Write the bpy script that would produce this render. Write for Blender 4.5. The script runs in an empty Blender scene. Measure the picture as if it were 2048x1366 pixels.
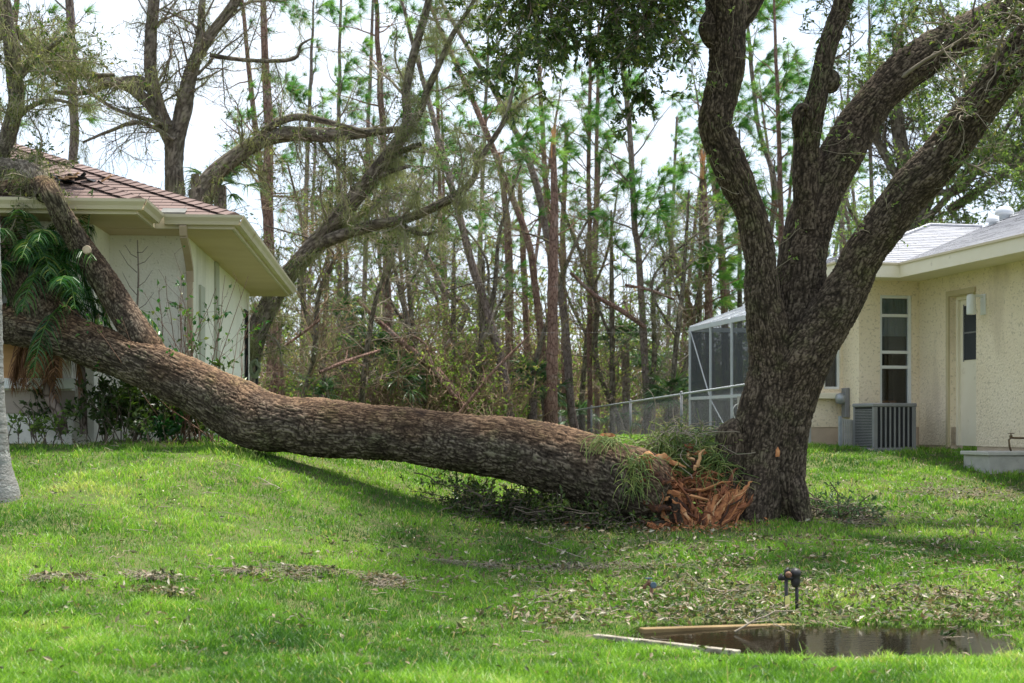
import bpy, math, random
import numpy as np
from mathutils import Vector, Matrix

SC = bpy.context.scene
COL = SC.collection
F = 2844.4; HZ = 850.0; EYE = 1.5
R = math.radians

# ------------------------------------------------------------------ camera
cam = bpy.data.cameras.new('camera'); camo = bpy.data.objects.new('camera', cam); COL.objects.link(camo)
camo.location = (0, 0, EYE); camo.rotation_euler = (R(90), 0, 0)
cam.lens = 50; cam.sensor_width = 36; cam.shift_y = (HZ-683)/2048.0
cam.clip_end = 2000; cam.clip_start = 0.1
cam.dof.use_dof = True; cam.dof.focus_distance = 14.3; cam.dof.aperture_fstop = 3.5
SC.camera = camo
# ------------------------------------------------------------------ sky and sun
SUN_DIR = Vector((0.16, 0.20, 0.93)).normalized()      # towards the sun
elev = math.asin(SUN_DIR.z); azim = math.atan2(SUN_DIR.x, SUN_DIR.y)
w = bpy.data.worlds.new('World'); SC.world = w; w.use_nodes = True
nt = w.node_tree; nt.nodes.clear()
out = nt.nodes.new('ShaderNodeOutputWorld')
sky = nt.nodes.new('ShaderNodeTexSky'); sky.sky_type = 'NISHITA'; sky.sun_disc = False
sky.sun_elevation = elev; sky.sun_rotation = azim; sky.air_density = 1.0; sky.dust_density = 2.0
bg1 = nt.nodes.new('ShaderNodeBackground'); bg1.inputs[1].default_value = 0.12
nt.links.new(sky.outputs[0], bg1.inputs[0])
bg2 = nt.nodes.new('ShaderNodeBackground'); bg2.inputs[0].default_value = (0.79, 0.88, 1.0, 1); bg2.inputs[1].default_value = 0.66
tc = nt.nodes.new('ShaderNodeTexCoord'); nz = nt.nodes.new('ShaderNodeTexNoise')
nz.inputs['Scale'].default_value = 3.5; nz.inputs['Detail'].default_value = 5
mp = nt.nodes.new('ShaderNodeMapping'); mp.inputs['Scale'].default_value = (1, 1, 2.5)
nt.links.new(tc.outputs['Generated'], mp.inputs[0]); nt.links.new(mp.outputs[0], nz.inputs['Vector'])
rp = nt.nodes.new('ShaderNodeValToRGB'); rp.color_ramp.elements[0].position = 0.38; rp.color_ramp.elements[1].position = 0.6
rp.color_ramp.elements[0].color = (0.40, 0.40, 0.40, 1); rp.color_ramp.elements[1].color = (1, 1, 1, 1)
nt.links.new(nz.outputs['Fac'], rp.inputs[0])
mx = nt.nodes.new('ShaderNodeMixShader')
nt.links.new(rp.outputs[0], mx.inputs[0]); nt.links.new(bg1.outputs[0], mx.inputs[1]); nt.links.new(bg2.outputs[0], mx.inputs[2])
nt.links.new(mx.outputs[0], out.inputs[0])
sl = bpy.data.lights.new('sun', 'SUN'); sl.energy = 4.1; sl.angle = R(5.0); sl.color = (1.0, 0.96, 0.89)
so = bpy.data.objects.new('sun', sl); COL.objects.link(so); so.location = (20, 20, 60)
so.rotation_euler = (-SUN_DIR).to_track_quat('-Z', 'Y').to_euler()
vs = SC.view_settings; vs.view_transform = 'Standard'; vs.look = 'None'; vs.exposure = 1.20; vs.gamma = 1
SC.cycles.max_bounces = 6; SC.cycles.transparent_max_bounces = 16

# ------------------------------------------------------------------ numeric helpers
def P(px, py, d):
    return ((px-1024)/F*d, d, EYE-(py-HZ)/F*d)
def hsh(*a):
    h = np.uint32(2166136261)
    h = np.full(np.broadcast(*a).shape, h, np.uint32) if len(a) else h
    for x in a:
        h = (h ^ (np.asarray(x).astype(np.int64) & 0xffffffff).astype(np.uint32)) * np.uint32(16777619)
        h ^= h >> np.uint32(13); h = h * np.uint32(0x5bd1e995); h ^= h >> np.uint32(15)
    return h.astype(np.float64)/4294967295.0
def vn(p, seed=0):
    p = np.asarray(p, float); i = np.floor(p).astype(np.int64); f = p-i; f = f*f*(3-2*f)
    r = 0
    for a in (0, 1):
        for b in (0, 1):
            for c in (0, 1):
                wgt = (f[..., 0] if a else 1-f[..., 0])*(f[..., 1] if b else 1-f[..., 1])*(f[..., 2] if c else 1-f[..., 2])
                r = r + wgt*hsh(i[..., 0]+a, i[..., 1]+b, i[..., 2]+c, np.int64(seed))
    return r
def fbm(p, seed=0, o=3):
    p = np.asarray(p, float); r = 0; a = 0.5; t = 0
    for k in range(o):
        r = r + a*vn(p*(2**k), seed+k*7); t += a; a *= 0.5
    return r/t
def nrm(v):
    return v/np.maximum(np.linalg.norm(v, axis=-1, keepdims=True), 1e-9)
def sstep(a, b, x):
    t = np.clip((x-a)/(b-a), 0, 1); return t*t*(3-2*t)
def spline(pts, ds):
    """Catmull-Rom through rows of pts (any columns; first three are position), resampled about every ds."""
    p = np.array(pts, float); n = len(p)
    e = np.vstack([2*p[0]-p[1], p, 2*p[-1]-p[-2]]); o = []
    for i in range(n-1):
        a, b, c, d = e[i], e[i+1], e[i+2], e[i+3]
        m = max(2, int(np.linalg.norm((c-b)[:3])/ds)); t = np.linspace(0, 1, m, endpoint=False)[:, None]
        o.append(0.5*((2*b)+(-a+c)*t+(2*a-5*b+4*c-d)*t**2+(-a+3*b-3*c+d)*t**3))
    o.append(p[-1:]); return np.vstack(o)
def resample(path, K):
    s = np.r_[0, np.cumsum(np.linalg.norm(np.diff(path[:, :3], axis=0), axis=1))]
    t = np.linspace(0, s[-1], K)
    return np.stack([np.interp(t, s, path[:, k]) for k in range(path.shape[1])], 1)

# ------------------------------------------------------------------ object helpers
ORG = {}
STUFF = {'branches', 'moss', 'sprouts', 'sprout_leaves', 'splinters', 'fibres', 'wood_chunks', 'wood_crumbs', 'twigs', 'dry_twigs', 'leaves'}
def org(o): return np.array(ORG.get(o.name, (0, 0, 0)), float)
def tag(o, label=None, cat=None, group=None, kind=None):
    if label: o['label'] = label
    if cat: o['category'] = cat
    if group: o['group'] = group
    if kind: o['kind'] = kind
    return o
def thing(name, loc, label, cat, group=None):
    o = bpy.data.objects.new(name, None); COL.objects.link(o); o.location = loc
    o.empty_display_size = 0.2; ORG[o.name] = tuple(loc)
    return tag(o, label, cat, group)
def mk(name, V, Fc, mat, parent=None, attrs=None, smooth=True, uv=None):
    V = np.asarray(V, float)
    if parent is not None: V = V-org(parent)
    me = bpy.data.meshes.new(name)
    if isinstance(Fc, np.ndarray):
        n, k = Fc.shape; loops = Fc.ravel(); starts = np.arange(n)*k
    else:
        n = len(Fc); ln = np.array([len(f) for f in Fc]); loops = np.concatenate([np.asarray(f) for f in Fc]); starts = np.r_[0, np.cumsum(ln)[:-1]]
    me.vertices.add(len(V)); me.vertices.foreach_set('co', V.astype(np.float32).ravel())
    me.loops.add(len(loops)); me.loops.foreach_set('vertex_index', loops.astype(np.int32))
    me.polygons.add(n); me.polygons.foreach_set('loop_start', starts.astype(np.int32))
    me.update(calc_edges=True)
    me.polygons.foreach_set('use_smooth', np.full(n, smooth))
    for k, a in (attrs or {}).items():
        at = me.attributes.new(k, 'FLOAT', 'POINT'); at.data.foreach_set('value', np.asarray(a, np.float32))
    if uv is not None:
        l = me.uv_layers.new(name='UVMap'); l.data.foreach_set('uv', np.asarray(uv, np.float32).ravel())
    if mat is not None: me.materials.append(mat)
    me.validate()
    o = bpy.data.objects.new(name, me); COL.objects.link(o)
    if parent is not None and name in STUFF: o['kind'] = 'stuff'
    if parent is not None:
        o.parent = parent; ORG[o.name] = tuple(org(parent))
    return o

class MB:
    def __init__(s, M=None): s.v = []; s.f = []; s.uv = []; s.M = M
    def add(s, vs, fs, uvs=None):
        b = len(s.v)
        for p in vs:
            p = Vector(p); s.v.append(tuple(s.M @ p) if s.M else tuple(p))
        for i, f in enumerate(fs):
            s.f.append([b+k for k in f])
            s.uv.extend(uvs[i] if uvs else [(.12, .06)]*len(f))
        return s
    def box(s, x0, x1, y0, y1, z0, z1):
        c = [(x, y, z) for x in (x0, x1) for y in (y0, y1) for z in (z0, z1)]
        return s.add(c, [(0, 1, 3, 2), (4, 6, 7, 5), (0, 4, 5, 1), (2, 3, 7, 6), (0, 2, 6, 4), (1, 5, 7, 3)])
    def extr(s, poly, vec):
        n = len(poly); q = [tuple(np.add(p, vec)) for p in poly]
        fs = [tuple(range(n))[::-1], tuple(range(n, 2*n))]+[(i, (i+1) % n, n+(i+1) % n, n+i) for i in range(n)]
        return s.add(list(poly)+q, fs)
    def bar(s, a, b, w, h, up=(0, 0, 1)):
        a = Vector(a); b = Vector(b); t = (b-a).normalized(); u = Vector(up)
        sd = t.cross(u)
        if sd.length < 1e-4: sd = t.cross(Vector((0, 1, 0)))
        sd.normalize(); u = sd.cross(t)
        c = [a+sd*(i*w/2)+u*(j*h/2) for i, j in ((-1, -1), (1, -1), (1, 1), (-1, 1))]
        return s.extr([tuple(x) for x in c], tuple(b-a))
    def tube(s, path, r, n=8):
        p = np.array(path, float); rr = np.broadcast_to(np.array(r, float), (len(p),))
        V, Fc = batch_tubes(p[None], rr[None], n)
        s.add([tuple(x) for x in V], [tuple(x) for x in Fc])
        k = len(p)
        b = len(s.v)-k*n
        s.f.append([b+i for i in range(n)][::-1]); s.uv.extend([(0, 0)]*n)
        s.f.append([b+(k-1)*n+i for i in range(n)]); s.uv.extend([(0, 0)]*n)
        return s
    def lathe(s, c, prof, n=20, axis='z'):
        vs = []
        for r, z in prof:
            for i in range(n):
                a = 2*math.pi*i/n; x, y = r*math.cos(a), r*math.sin(a)
                vs.append((c[0]+x, c[1]+y, c[2]+z) if axis == 'z' else (c[0]+x, c[1]+z, c[2]+y) if axis == 'y' else (c[0]+z, c[1]+x, c[2]+y))
        fs = [(k*n+i, k*n+(i+1) % n, (k+1)*n+(i+1) % n, (k+1)*n+i) for k in range(len(prof)-1) for i in range(n)]
        fs += [tuple(range(n))[::-1], tuple((len(prof)-1)*n+i for i in range(n))]
        return s.add(vs, fs)
    def build(s, name, mat, parent=None, bevel=0, smooth=False, uv=False):
        o = mk(name, s.v, s.f, mat, parent, smooth=smooth, uv=s.uv if uv else None)
        if bevel:
            m = o.modifiers.new('bevel', 'BEVEL'); m.width = bevel; m.segments = 2; m.limit_method = 'ANGLE'
        return o

def batch_tubes(paths, radii, ns=4):
    N, K, _ = paths.shape
    t = np.empty_like(paths); t[:, 1:-1] = paths[:, 2:]-paths[:, :-2]; t[:, 0] = paths[:, 1]-paths[:, 0]; t[:, -1] = paths[:, -1]-paths[:, -2]
    t = nrm(t); av = nrm(paths[:, -1]-paths[:, 0]+1e-6)
    ref = np.where(np.abs(av[:, 2:3]) < 0.8, np.array([[0, 0, 1.]]), np.array([[1., 0, 0]]))
    ref = nrm(np.cross(av, ref))[:, None, :]
    a = nrm(np.cross(t, ref)); b = np.cross(t, a)
    th = np.arange(ns)*2*math.pi/ns
    V = paths[:, :, None, :]+radii[:, :, None, None]*(a[:, :, None, :]*np.cos(th)[None, None, :, None]+b[:, :, None, :]*np.sin(th)[None, None, :, None])
    base = (np.arange(N)*K*ns)[:, None, None]; k = (np.arange(K-1)*ns)[None, :, None]; i = np.arange(ns)[None, None, :]; j = (i+1) % ns
    Fc = np.stack([base+k+i, base+k+j, base+k+ns+j, base+k+ns+i], -1).reshape(-1, 4)
    return V.reshape(-1, 3), Fc
def merge(parts):
    """list of (V, F) of the same face size"""
    vs, fs, b = [], [], 0
    for V, Fc in parts:
        vs.append(V); fs.append(Fc+b); b += len(V)
    return np.vstack(vs), np.vstack(fs)

def leaves(pts, dirs, size, wid, rng, flat=0.0, jit=0.35):
    """folded rhombus leaves: base, two sides, tip"""
    n = len(pts); d = nrm(dirs+rng.normal(0, jit, (n, 3)))
    up = np.array([0, 0, 1.])*flat+rng.normal(0, 1, (n, 3))*(1-flat)
    s = nrm(np.cross(d, up)); u = np.cross(s, d)
    L = size*rng.uniform(0.6, 1.25, (n, 1)); W = L*wid
    m = pts+d*L*0.45+u*L*0.02
    V = np.stack([pts, m+s*W*0.5+u*W*0.18, pts+d*L-u*L*0.08, m-s*W*0.5+u*W*0.18, m-u*W*0.05], 1).reshape(-1, 3)
    b = (np.arange(n)*5)[:, None]
    Fc = np.concatenate([b+np.array([[0, 1, 4]]), b+np.array([[1, 2, 4]]), b+np.array([[2, 3, 4]]), b+np.array([[3, 0, 4]])], 0)
    return V, Fc
def ribbons(paths, widths, rng, taper=True):
    N, K, _ = paths.shape
    d = nrm(paths[:, -1]-paths[:, 0]+1e-6); s = nrm(np.cross(d, rng.normal(0, 1, (N, 3))))
    tp = np.linspace(1, 0.08, K) if taper else np.ones(K)
    off = s[:, None, :]*(widths[:, None, None]*0.5*tp[None, :, None])
    V = np.stack([paths-off, paths+off], 2).reshape(-1, 3)
    b = (np.arange(N)*K*2)[:, None]; k = (np.arange(K-1)*2)[None, :]
    q = b+k
    Fc = np.stack([q, q+1, q+3, q+2], -1).reshape(-1, 4)
    return V, Fc
def needles(pts, dirs, n, L, W, rng, spread=0.55, wind=(0, 0, 0)):
    m = len(pts); p = np.repeat(pts, n, 0); d = nrm(np.repeat(dirs, n, 0)+rng.normal(0, spread, (m*n, 3)))
    p = p-np.repeat(dirs, n, 0)*rng.uniform(0, 0.12, (m*n, 1))
    l = L*rng.uniform(0.6, 1.15, (m*n, 1)); tip = p+d*l+np.array(wind)*l+np.array([0, 0, -0.15])*l
    s = nrm(np.cross(d, rng.normal(0, 1, (m*n, 3))))*W*0.5
    V = np.stack([p-s, p+s, tip], 1).reshape(-1, 3)
    return V, np.arange(m*n*3).reshape(-1, 3)

def grow(par, pr, n, L, t0, t1, ang, up, wig, rr, K, rng, drift=(0, 0, 0)):
    N, K0, _ = par.shape
    ln = np.linalg.norm(par[:, -1]-par[:, 0], axis=1); idx = rng.choice(N, n, p=ln/ln.sum())
    t = rng.uniform(t0, t1, n)*(K0-1); i = np.minimum(t.astype(int), K0-2); f = (t-i)[:, None]
    pos = par[idx, i]*(1-f)+par[idx, i+1]*f; tan = nrm(par[idx, i+1]-par[idx, i])
    r0 = (pr[idx, i]*(1-f[:, 0])+pr[idx, i+1]*f[:, 0])
    pp = nrm(np.cross(tan, rng.normal(0, 1, (n, 3)))); a = rng.uniform(ang[0], ang[1], n)[:, None]
    d = nrm(tan*np.cos(a)+pp*np.sin(a)); l = rng.uniform(L[0], L[1], n)*(1-0.35*t/(K0-1)); st = (l/(K-1))[:, None]
    path = np.empty((n, K, 3)); path[:, 0] = pos
    for k in range(1, K):
        d = nrm(d+rng.normal(0, wig, (n, 3))+np.array([0, 0, up])+np.array(drift)); path[:, k] = path[:, k-1]+d*st
    r = np.minimum(r0*rr, l*0.018+0.002)[:, None]*np.linspace(1, 0.3, K)[None]
    return path, r

# ------------------------------------------------------------------ bark
def cells(u, v, nc, seed):
    iu = np.floor(u).astype(np.int64); iv = np.floor(v).astype(np.int64)
    f1 = np.full(u.shape, 9.0); f2 = np.full(u.shape, 9.0); idd = np.zeros(u.shape)
    for a in (-1, 0, 1):
        for b in (-1, 0, 1):
            cu = iu+a; cv = iv+b; cm = cv % nc
            hx = hsh(cu, cm, np.int64(seed)); hy = hsh(cu, cm, np.int64(seed+99))
            d = (cu+0.15+0.7*hx-u)**2+(cv+0.15+0.7*hy-v)**2
            m = d < f1
            f2 = np.where(m, f1, np.minimum(f2, d)); idd = np.where(m, hx, idd); f1 = np.where(m, d, f1)
    return np.sqrt(f1), np.sqrt(f2), idd
def bark_tube(pts, ds=0.011, dv=0.009, amp=0.011, cu=0.085, cv=0.021, lump=0.06, seed=1, flare=0, lobes=5, endcap=True, top=False, minside=10):
    """pts rows: x y z r. Returns V, F, bark height, red"""
    s = spline(pts, ds); p = s[:, :3]; r = np.maximum(s[:, 3], 0.004); n = len(p)
    t = np.gradient(p, axis=0); t = nrm(t)
    a = np.empty_like(p); x = np.cross(t[0], [0.3, 1, 0.1]); x /= np.linalg.norm(x)
    for i in range(n):
        x = x-t[i]*np.dot(x, t[i]); x /= np.linalg.norm(x); a[i] = x
    b = np.cross(t, a)
    arc = np.r_[0, np.cumsum(np.linalg.norm(np.diff(p, axis=0), axis=1))]
    circ = 2*math.pi*r.mean()*1.0; ns = max(minside, int(2*math.pi*r.max()*0.85/dv)); nc = max(5, int(circ/cv))
    th = np.arange(ns)*2*math.pi/ns
    U = np.repeat(arc[:, None], ns, 1); TH = np.repeat(th[None], n, 0)
    dirn = a[:, None]*np.cos(TH)[..., None]+b[:, None]*np.sin(TH)[..., None]
    q = p[:, None]+dirn*r[:, None, None]
    rad = np.repeat(r[:, None], ns, 1)
    rad = rad*(1+lump*2*(fbm(q*2.6, seed, 3)-0.5)*2)
    if flare:
        e = np.exp(-U/0.32); rad = rad*(1+flare*e*(0.55+0.45*np.cos(lobes*TH+seed+1.5*np.sin(TH*2))))
    cx, sy = np.cos(TH)*rad, np.sin(TH)*rad
    wp = fbm(np.stack([U*7, cx*9+seed, sy*9], -1), seed+3, 2)-0.5
    wl = fbm(np.stack([U*2.2, cx*4+seed, sy*4], -1), seed+83, 2)-0.5
    cxw, syw = cx*(1+.55*wl), sy*(1+.55*wl)
    def veins(lu, lv, sd):
        n_ = vn(np.stack([U/lu+wp*1.9+wl*2.5, (cxw+wp*0.035)/lv+sd, (syw+wp*0.035)/lv], -1), seed+sd); return np.abs(n_-0.5)*2
    v1 = veins(cu, cv, 11); v2 = veins(cu*0.6, cv*0.62, 23); v3 = veins(cu*0.25, cv*1.6, 37)
    h = np.minimum(0.05+0.95*sstep(-0.02, 0.46, v1), 0.1+0.9*sstep(-0.12, 0.50, v2))
    h = np.minimum(h, 0.3+0.7*sstep(0.0, 0.3, v3))
    h = np.clip(h*(0.72+0.4*vn(np.stack([U/cu*1.7, cx/cv, sy/cv], -1), seed+60))+0.34*(fbm(q*95, seed+9, 2)-0.5), 0, 1.1)
    big_ = fbm(q*5.5, seed+71, 2); h = np.clip(h*(0.62+.75*big_)+.10, 0, 1.1)
    rad = rad+amp*(h-0.6)*np.clip(rad/0.12, 0.3, 1.2)
    q = p[:, None]+dirn*rad[..., None]
    i = np.arange(n-1)[:, None]*ns; j = np.arange(ns)[None]; j2 = (j+1) % ns
    Fc = np.stack([i+j, i+j2, i+ns+j2, i+ns+j], -1).reshape(-1, 4)
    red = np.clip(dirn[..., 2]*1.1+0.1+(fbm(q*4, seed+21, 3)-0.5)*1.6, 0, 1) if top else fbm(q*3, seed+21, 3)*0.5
    return q.reshape(-1, 3), Fc, h.ravel(), red.ravel()
def bark_mesh(name, tubes, mat, parent):
    V, Fc, h, rd, b = [], [], [], [], 0
    for (v, f, hh, r) in tubes:
        V.append(v); Fc.append(f+b); b += len(v); h.append(hh); rd.append(r)
    return mk(name, np.vstack(V), np.vstack(Fc), mat, parent, {'bark': np.concatenate(h), 'red': np.concatenate(rd)})
def pxp(rows):
    """rows px, py, width px, depth -> x y z r"""
    return [P(a, b, d)+(wd/2/F*d,) for a, b, wd, d in rows]

# ------------------------------------------------------------------ materials
def nodes(name):
    m = bpy.data.materials.new(name); m.use_nodes = True; t = m.node_tree; t.nodes.clear()
    o = t.nodes.new('ShaderNodeOutputMaterial'); return m, t, o
def N(t, typ, **kw):
    n = t.nodes.new(typ)
    for k, v in kw.items():
        if k.startswith('i_'):
            n.inputs[k[2:].replace('_', ' ')].default_value = v
        else: setattr(n, k, v)
    return n
def ramp(t, src, stops):
    r = t.nodes.new('ShaderNodeValToRGB'); e = r.color_ramp.elements
    while len(e) < len(stops): e.new(0.5)
    for k, (p, c) in enumerate(stops):
        e[k].position = p; e[k].color = tuple(c)+(1,) if len(c) == 3 else c
    t.links.new(src, r.inputs[0]); return r.outputs[0]
def mixc(t, f, a, b, mode='MIX'):
    m = t.nodes.new('ShaderNodeMix'); m.data_type = 'RGBA'; m.blend_type = mode
    for k, s in ((0, f), (6, a), (7, b)):
        if hasattr(s, 'default_value') or hasattr(s, 'is_linked'): t.links.new(s, m.inputs[k])
        elif k == 0: m.inputs[0].default_value = s
        else: m.inputs[k].default_value = tuple(s)+(1,) if len(s) == 3 else s
    return m.outputs[2]
def noise(t, scale, detail=4, stretch=None, coord='Object', rough=0.55):
    c = t.nodes.new('ShaderNodeTexCoord'); n = t.nodes.new('ShaderNodeTexNoise')
    n.inputs['Scale'].default_value = scale; n.inputs['Detail'].default_value = detail; n.inputs['Roughness'].default_value = rough
    if stretch:
        m = t.nodes.new('ShaderNodeMapping'); m.inputs['Scale'].default_value = stretch
        t.links.new(c.outputs[coord], m.inputs[0]); t.links.new(m.outputs[0], n.inputs['Vector'])
    else: t.links.new(c.outputs[coord], n.inputs['Vector'])
    return n.outputs['Fac']
def bump(t, h, strength, dist):
    b = t.nodes.new('ShaderNodeBump'); b.inputs['Strength'].default_value = strength; b.inputs['Distance'].default_value = dist
    t.links.new(h, b.inputs['Height']); return b.outputs[0]
def surf(name, c1, c2, scale=4, rough=0.8, bs=0.3, bd=0.01, bscale=30, metal=0, spec=0.3, stretch=None, stain=None, speck=None):
    m, t, o = nodes(name); p = N(t, 'ShaderNodeBsdfPrincipled')
    p.inputs['Roughness'].default_value = rough; p.inputs['Metallic'].default_value = metal; p.inputs['Specular IOR Level'].default_value = spec
    f = ramp(t, noise(t, scale, 5, stretch), [(0.3, (0, 0, 0)), (0.7, (1, 1, 1))])
    c = mixc(t, f, c1, c2)
    if stain:
        s = ramp(t, noise(t, stain[1], 6, stain[3] if len(stain) > 3 else None), [(stain[2], (0, 0, 0)), (stain[2]+0.16, (1, 1, 1))])
        c = mixc(t, s, c, stain[0])
    if speck:
        s = ramp(t, noise(t, speck[1], 4, speck[3] if len(speck) > 3 else None), [(speck[2], (0, 0, 0)), (speck[2]+0.08, (1, 1, 1))]); c = mixc(t, s, c, speck[0])
    t.links.new(c, p.inputs['Base Color'])
    if bs: t.links.new(bump(t, noise(t, bscale, 3), bs, bd), p.inputs['Normal'])
    t.links.new(p.outputs[0], o.inputs[0]); return m
def leafmat(name, stops, trans=0.4, rough=0.5, attr='tint', spec=0.35):
    m, t, o = nodes(name)
    a = N(t, 'ShaderNodeAttribute', attribute_name=attr); c = ramp(t, a.outputs['Fac'], stops)
    p = N(t, 'ShaderNodeBsdfPrincipled'); p.inputs['Roughness'].default_value = rough; p.inputs['Specular IOR Level'].default_value = spec
    tr = N(t, 'ShaderNodeBsdfTranslucent'); mxx = N(t, 'ShaderNodeMixShader'); mxx.inputs[0].default_value = trans
    t.links.new(c, p.inputs['Base Color'])
    br = mixc(t, 1.0, c, (1.5, 1.6, 0.8), 'MULTIPLY'); t.links.new(br, tr.inputs['Color'])
    t.links.new(p.outputs[0], mxx.inputs[1]); t.links.new(tr.outputs[0], mxx.inputs[2]); t.links.new(mxx.outputs[0], o.inputs[0])
    return m
def barkmat(name, dark, mid, high, red, lichen, la=0.5):
    m, t, o = nodes(name); p = N(t, 'ShaderNodeBsdfPrincipled'); p.inputs['Roughness'].default_value = 0.92; p.inputs['Specular IOR Level'].default_value = 0.15
    a = N(t, 'ShaderNodeAttribute', attribute_name='bark'); rd = N(t, 'ShaderNodeAttribute', attribute_name='red')
    ad = N(t, 'ShaderNodeMath', operation='ADD'); nn = noise(t, 45, 5); sc = N(t, 'ShaderNodeMath', operation='MULTIPLY_ADD')
    sc.inputs[1].default_value = 0.7; sc.inputs[2].default_value = -0.35
    t.links.new(nn, sc.inputs[0]); t.links.new(sc.outputs[0], ad.inputs[0]); t.links.new(a.outputs['Fac'], ad.inputs[1])
    c = ramp(t, ad.outputs[0], [(0.05, dark), (0.42, mid), (0.95, high)])
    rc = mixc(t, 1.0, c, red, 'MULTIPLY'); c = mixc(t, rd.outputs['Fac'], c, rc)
    lf = ramp(t, noise(t, 3.2, 6, None, 'Object', 0.7), [(0.52, (0, 0, 0)), (0.68, (la, la, la))]); c = mixc(t, lf, c, mixc(t, 1.0, c, lichen, 'MULTIPLY'))
    sp = ramp(t, noise(t, 22, 3), [(0.62, (0, 0, 0)), (0.72, (0.4, 0.4, 0.4))]); c = mixc(t, sp, c, mixc(t, 1.0, c, (1.5, 1.6, 1.45), 'MULTIPLY'))
    t.links.new(c, p.inputs['Base Color']); t.links.new(bump(t, noise(t, 90, 4), 0.7, 0.006), p.inputs['Normal'])
    t.links.new(p.outputs[0], o.inputs[0]); return m
def pinebark(name, c1, c2, c3):
    m, t, o = nodes(name); p = N(t, 'ShaderNodeBsdfPrincipled'); p.inputs['Roughness'].default_value = 0.9; p.inputs['Specular IOR Level'].default_value = 0.15
    tcn = N(t, 'ShaderNodeTexCoord'); mpn = N(t, 'ShaderNodeMapping'); mpn.inputs['Scale'].default_value = (1, 1, 0.35)
    v = N(t, 'ShaderNodeTexVoronoi', feature='DISTANCE_TO_EDGE'); v.inputs['Scale'].default_value = 16
    t.links.new(tcn.outputs['Object'], mpn.inputs[0]); t.links.new(mpn.outputs[0], v.inputs['Vector'])
    e = ramp(t, v.outputs[0], [(0.0, (0, 0, 0)), (0.12, (1, 1, 1))])
    base = ramp(t, noise(t, 2.2, 5), [(0.3, c1), (0.55, c2), (0.72, c3)])
    c = mixc(t, e, mixc(t, 1.0, base, (0.4, 0.36, 0.34), 'MULTIPLY'), base)
    t.links.new(c, p.inputs['Base Color']); t.links.new(bump(t, e, 0.8, 0.02), p.inputs['Normal'])
    t.links.new(p.outputs[0], o.inputs[0]); return m

M = {}
M['oak_bark'] = barkmat('oak_bark', (0.009, 0.007, 0.005), (0.048, 0.037, 0.027), (0.145, 0.117, 0.088), (1.2, 1.0, 0.84), (0.9, 1.15, 0.75), 0.7)
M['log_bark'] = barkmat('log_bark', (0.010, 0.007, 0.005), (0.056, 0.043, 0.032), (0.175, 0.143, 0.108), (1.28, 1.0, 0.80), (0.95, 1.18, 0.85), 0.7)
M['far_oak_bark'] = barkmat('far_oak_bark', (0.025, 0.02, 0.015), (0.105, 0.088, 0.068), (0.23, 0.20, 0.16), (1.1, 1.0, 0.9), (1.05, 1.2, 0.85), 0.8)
M['pine_bark'] = pinebark('pine_bark', (0.16, 0.105, 0.083), (0.26, 0.155, 0.122), (0.30, 0.235, 0.20))
M['brown_twig'] = surf('brown_twig', (0.15, 0.10, 0.065), (0.32, 0.235, 0.16), 1.2, 0.9, 0, spec=0.1)
M['wire'] = surf('wire', (0.16, 0.165, 0.17), (0.24, 0.245, 0.25), 14, 0.5, 0)
M['pine_grey'] = pinebark('pine_grey', (0.16, 0.125, 0.105), (0.24, 0.185, 0.16), (0.32, 0.27, 0.235))
M['twig'] = surf('twig', (0.10, 0.078, 0.06), (0.22, 0.18, 0.14), 3, 0.9, 0, spec=0.1)
M['red_twig'] = surf('red_twig', (0.15, 0.085, 0.06), (0.26, 0.16, 0.12), 2, 0.9, 0, spec=0.1)
M['pale_twig'] = surf('pale_twig', (0.19, 0.16, 0.12), (0.34, 0.29, 0.22), 2, 0.9, 0, spec=0.1)
M['oak_leaf'] = leafmat('oak_leaf', [(0, (0.02, 0.04, 0.010)), (0.5, (0.055, 0.095, 0.02)), (0.85, (0.12, 0.17, 0.04)), (1, (0.22, 0.19, 0.08))], 0.35, 0.4)
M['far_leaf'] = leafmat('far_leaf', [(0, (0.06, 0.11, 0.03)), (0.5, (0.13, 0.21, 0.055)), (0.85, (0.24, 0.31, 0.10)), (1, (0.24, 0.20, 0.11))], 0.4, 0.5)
M['needle'] = leafmat('needle', [(0, (0.04, 0.12, 0.03)), (0.5, (0.085, 0.23, 0.05)), (0.93, (0.20, 0.34, 0.08)), (1, (0.27, 0.17, 0.08))], 0.48, 0.45)
M['scrub_leaf'] = leafmat('scrub_leaf', [(0, (0.05, 0.10, 0.022)), (0.45, (0.14, 0.23, 0.05)), (0.75, (0.27, 0.34, 0.09)), (1, (0.32, 0.22, 0.13))], 0.5, 0.6)
M['moss'] = leafmat('moss', [(0, (0.15, 0.165, 0.085)), (1, (0.30, 0.30, 0.18))], 0.4, 0.8, spec=0.1)
M['palm_leaf'] = leafmat('palm_leaf', [(0, (0.010, 0.05, 0.014)), (0.6, (0.03, 0.11, 0.024)), (0.9, (0.10, 0.18, 0.032)), (1, (0.28, 0.26, 0.07))], 0.35, 0.35)
M['fan_leaf'] = leafmat('fan_leaf', [(0, (0.03, 0.075, 0.03)), (0.7, (0.07, 0.14, 0.05)), (1, (0.16, 0.22, 0.09))], 0.3, 0.4)
M['dead_frond'] = leafmat('dead_frond', [(0, (0.09, 0.045, 0.028)), (1, (0.24, 0.13, 0.07))], 0.2, 0.8, spec=0.1)
M['epiphyte'] = leafmat('epiphyte', [(0, (0.05, 0.10, 0.022)), (0.55, (0.14, 0.21, 0.045)), (0.85, (0.30, 0.34, 0.09)), (1, (0.24, 0.19, 0.11))], 0.2, 0.45)
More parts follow.
